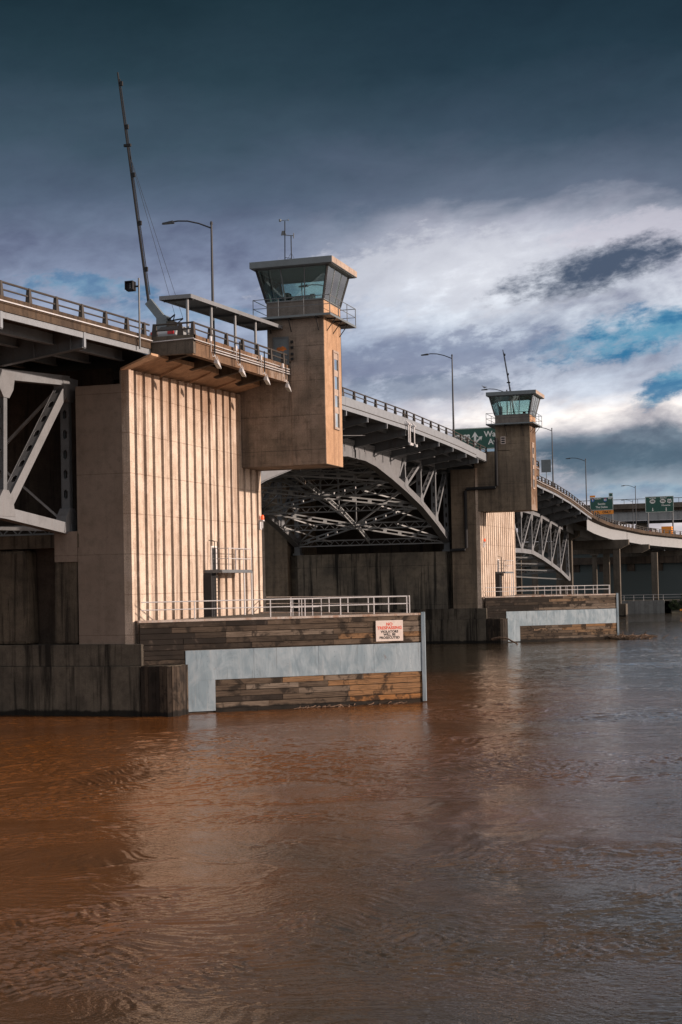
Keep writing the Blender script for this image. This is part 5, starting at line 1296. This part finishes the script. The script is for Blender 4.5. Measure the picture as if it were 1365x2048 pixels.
for i, (x, y, w_) in enumerate(((-22, 255, 1.3), (-33, 252, 1.4), (-9, 258, 1.0))):
    r = thing('concrete_post', 'plain concrete post in front of the dark hall, %s' % ('middle one of three', 'farthest left', 'rightmost of three')[i], 'post', (x, y, 2.5), 'posts before the hall')
    mb = MB(); mb.box(x-w_*.5, x+w_*.5, y-.5, y+.5, 2.5, 12.6); mb.build('shaft', M['far'], r, bevel=.04); mb = MB(); mb.box(x-w_*.8, x+w_*.8, y-.9, y+.9, 12.6, 13.6); mb.build('capital', M['far'], r)

# ------------------------------------------------------------------ vegetation
r = thing('storage_shed', 'long low dark shed beyond the hall, under the far overpass', 'building', (40,305,2.5))
mb = MB(); mb.box(2,90,300,315,2.5,12.8); mb.build('wall', M['wh'], r); mb = MB(); mb.box(1,91,299,316,12.8,13.4); mb.build('roof', M['inner'], r)
def make_tree(name, label, cat, loc, h, rad, seed, n, mat, trunk=True, group=None, leaf=.3, conifer=False):
    rnd = random.Random(seed); r = thing(name, label, cat, loc, group); x, y, z = loc
    if trunk:
        mb = MB(); mb.tube([(x,y,z),(x+.1,y,z+h*.5),(x,y,z+h*.85)], rad*.07+.04, 8, .04)
        for k in range(7):
            a = rnd.uniform(0,6.28); zz_ = z+h*rnd.uniform(.25,.7); mb.tube([(x,y,zz_),(x+rad*.6*math.cos(a),y+rad*.6*math.sin(a),zz_+rad*.3)], .05, 5, .015)
        mb.build('trunk', M['bark'], r)
    mb = MB(); clumps = []
    for k in range(26):
        a = rnd.uniform(0,6.28); t_ = rnd.random(); zz_ = h*(.25+.72*t_) if trunk else h*t_*.9
        rr = rad*(1.05-t_ if conifer else math.sqrt(max(.05,1-(2*t_-.9)**2)))*rnd.uniform(.4,1.0)
        clumps.append((rr*math.cos(a), rr*math.sin(a), zz_, rad*rnd.uniform(.16,.34)))
    for k in range(n):
        c = rnd.choice(clumps); v = Vector((rnd.gauss(0,1),rnd.gauss(0,1),rnd.gauss(0,1))).normalized()*c[3]*rnd.uniform(.5,1.15)
        p_ = Vector((x+c[0],y+c[1],z+c[2]))+v; a = Vector((rnd.gauss(0,1),rnd.gauss(0,1),rnd.gauss(0,1))).normalized()*leaf*rnd.uniform(.5,1); b = a.cross(Vector((rnd.gauss(0,1),rnd.gauss(0,1),rnd.gauss(0,1)))).normalized()*leaf*.6
        mb.add([p_-a, p_+b, p_+a, p_-b], [(0,1,2,3)])
    mb.build('crown' if trunk else 'foliage', mat, r); return r
for i, (x, y, h, rad, lb) in enumerate(((12.6,237,3.4,2.0,'low round shrub right beside the end of the seawall'), (16,239,4.6,2.6,'tallest bank shrub at the right edge by the water'), (20,240,3.6,2.4,'shrub farthest right along the river bank'), (10.2,236.2,1.9,1.1,'smallest leafy shrub drooping over the seawall corner'))):
    make_tree('shrub', lb, 'shrub', (x,y,.8), h, rad, 40+i, 2600, M['foliage'], False, 'shrubs on the far bank', .16)
make_tree('evergreen_tree', 'dark evergreen tree above the ramp at the right edge', 'tree', (25.5,330,2.5), 25, 5.0, 77, 9000, M['foliaged'], True, None, .45)
mb = MB(); rnd = random.Random(5)
r = thing('debris_heap', 'small heap of bright orange and white litter at the water edge', 'debris', (13,234.8,0.3))
for k in range(12):
    mb = MB(); cx_, cz_ = 11.5+rnd.uniform(0,3), .25+rnd.uniform(0,.8); cy_ = 234.6
    s_ = rnd.uniform(.1,.28); mb.lathe([(.02,-s_),(s_,-s_*.3),(s_*.8,s_*.6),(.02,s_)], (cx_,cy_,cz_), 7); mb.build('scrap', M['orange'] if k%4 else M['white'], r)
# driftwood
def branch(name, label, pts, r0, group='driftwood by the farther fender', twigs=()):
    r = thing(name, label, 'driftwood', pts[0], group); mb = MB(); mb.tube(pts, r0, 7, r0*.45); mb.build('stem', M['drift'], r, smooth=True)
    for t_ in twigs: mb = MB(); mb.tube(t_, r0*.5, 5, r0*.15); mb.build('twig', M['drift'], r)
branch('driftwood_log', 'curved pale log leaning in the water left of the farther steel plate', [(1.4,95.2,.55),(2.4,94.3,.75),(3.6,93.5,.65),(4.9,92.6,.05)], .16)
rnd = random.Random(9)
pl_ = ['long thin driftwood branch slanting against the farther fender planks','forked driftwood branch standing up near the fender nose','curled driftwood root beside the fender nose','driftwood branch lying flat past the fender nose','short driftwood stick in the middle of the tangle','bleached driftwood branch at the right end of the tangle','dark driftwood stick near the middle of the farther fender','low driftwood stick just under the fender nose']
for k, lb in enumerate(pl_):
    u = (.60,.72,.80,.97,.88,1.08,.35,.93)[k]; bx_, by_ = .42+14.25*u+.5, 118.16-(10.9*min(u,1.0))-.7
    ln = (2.6,1.6,1.8,3.4,1.6,3.2,1.4,2.0)[k]; a = rnd.uniform(-.4,.4)
    p0 = Vector((bx_, by_, .05)); p1 = p0+Vector((ln*.5*math.cos(a), -ln*.5*math.sin(a), .25+rnd.uniform(0,.35))); p2 = p0+Vector((ln*math.cos(a), -ln*math.sin(a), (.8 if k in (0,1) else .1)))
    if k == 0: p0, p2 = p0+Vector((0,0,.9)), p2-Vector((0,0,.75))
    tw = [[p1, p1+Vector((rnd.uniform(-.5,.5), rnd.uniform(-.3,.3), rnd.uniform(.2,.6)))], [p0.lerp(p2,.7), p0.lerp(p2,.7)+Vector((rnd.uniform(-.6,.6), 0, rnd.uniform(.1,.5)))]]
    branch('driftwood_branch', lb, [p0, p1, p2], rnd.uniform(.10,.18), twigs=tw)
mb = MB(); rnd = random.Random(31)
for k in range(420):
    u = rnd.choice((rnd.uniform(.55,1.1), rnd.gauss(.98,.16))); p0 = Vector((.42+14.25*u+rnd.uniform(0,.9), 118.16-10.9*min(u,1.05)-rnd.uniform(.2,2.4), rnd.uniform(0,.18))); a = rnd.uniform(0,3.14); l_ = rnd.uniform(.2,.9)
    mb.tube([p0, p0+Vector((l_*math.cos(a), l_*math.sin(a)*.5, rnd.uniform(-.05,.45)))], rnd.uniform(.025,.07), 4)
tag(mb.build('driftwood_litter', M['litter']), 'tangle of small twigs floating round the farther fender nose', 'driftwood', kind='stuff')
mb = MB()
for k in range(34):
    s_ = rnd.choice((rnd.uniform(9,12.5), rnd.uniform(11,17.2))); v = AF+dF*s_+nF*rnd.uniform(.08,.8); a = rnd.gauss(0,.9)+math.atan2(dF.y,dF.x); l_ = rnd.uniform(.2,1.0)*(1.8 if k%9==0 else 1); z_ = rnd.uniform(.02,.07)
    mb.tube([(v.x,v.y,z_),(v.x+l_*.45*math.cos(a),v.y+l_*.45*math.sin(a),z_+rnd.uniform(-.02,.10)),(v.x+l_*math.cos(a+.3),v.y+l_*math.sin(a+.3),z_+rnd.uniform(-.03,.12))], rnd.uniform(.012,.028), 4)
tag(mb.build('floating_twigs', M['drift']), 'thin floating twigs along the foot of the nearer fender', 'driftwood', kind='stuff')
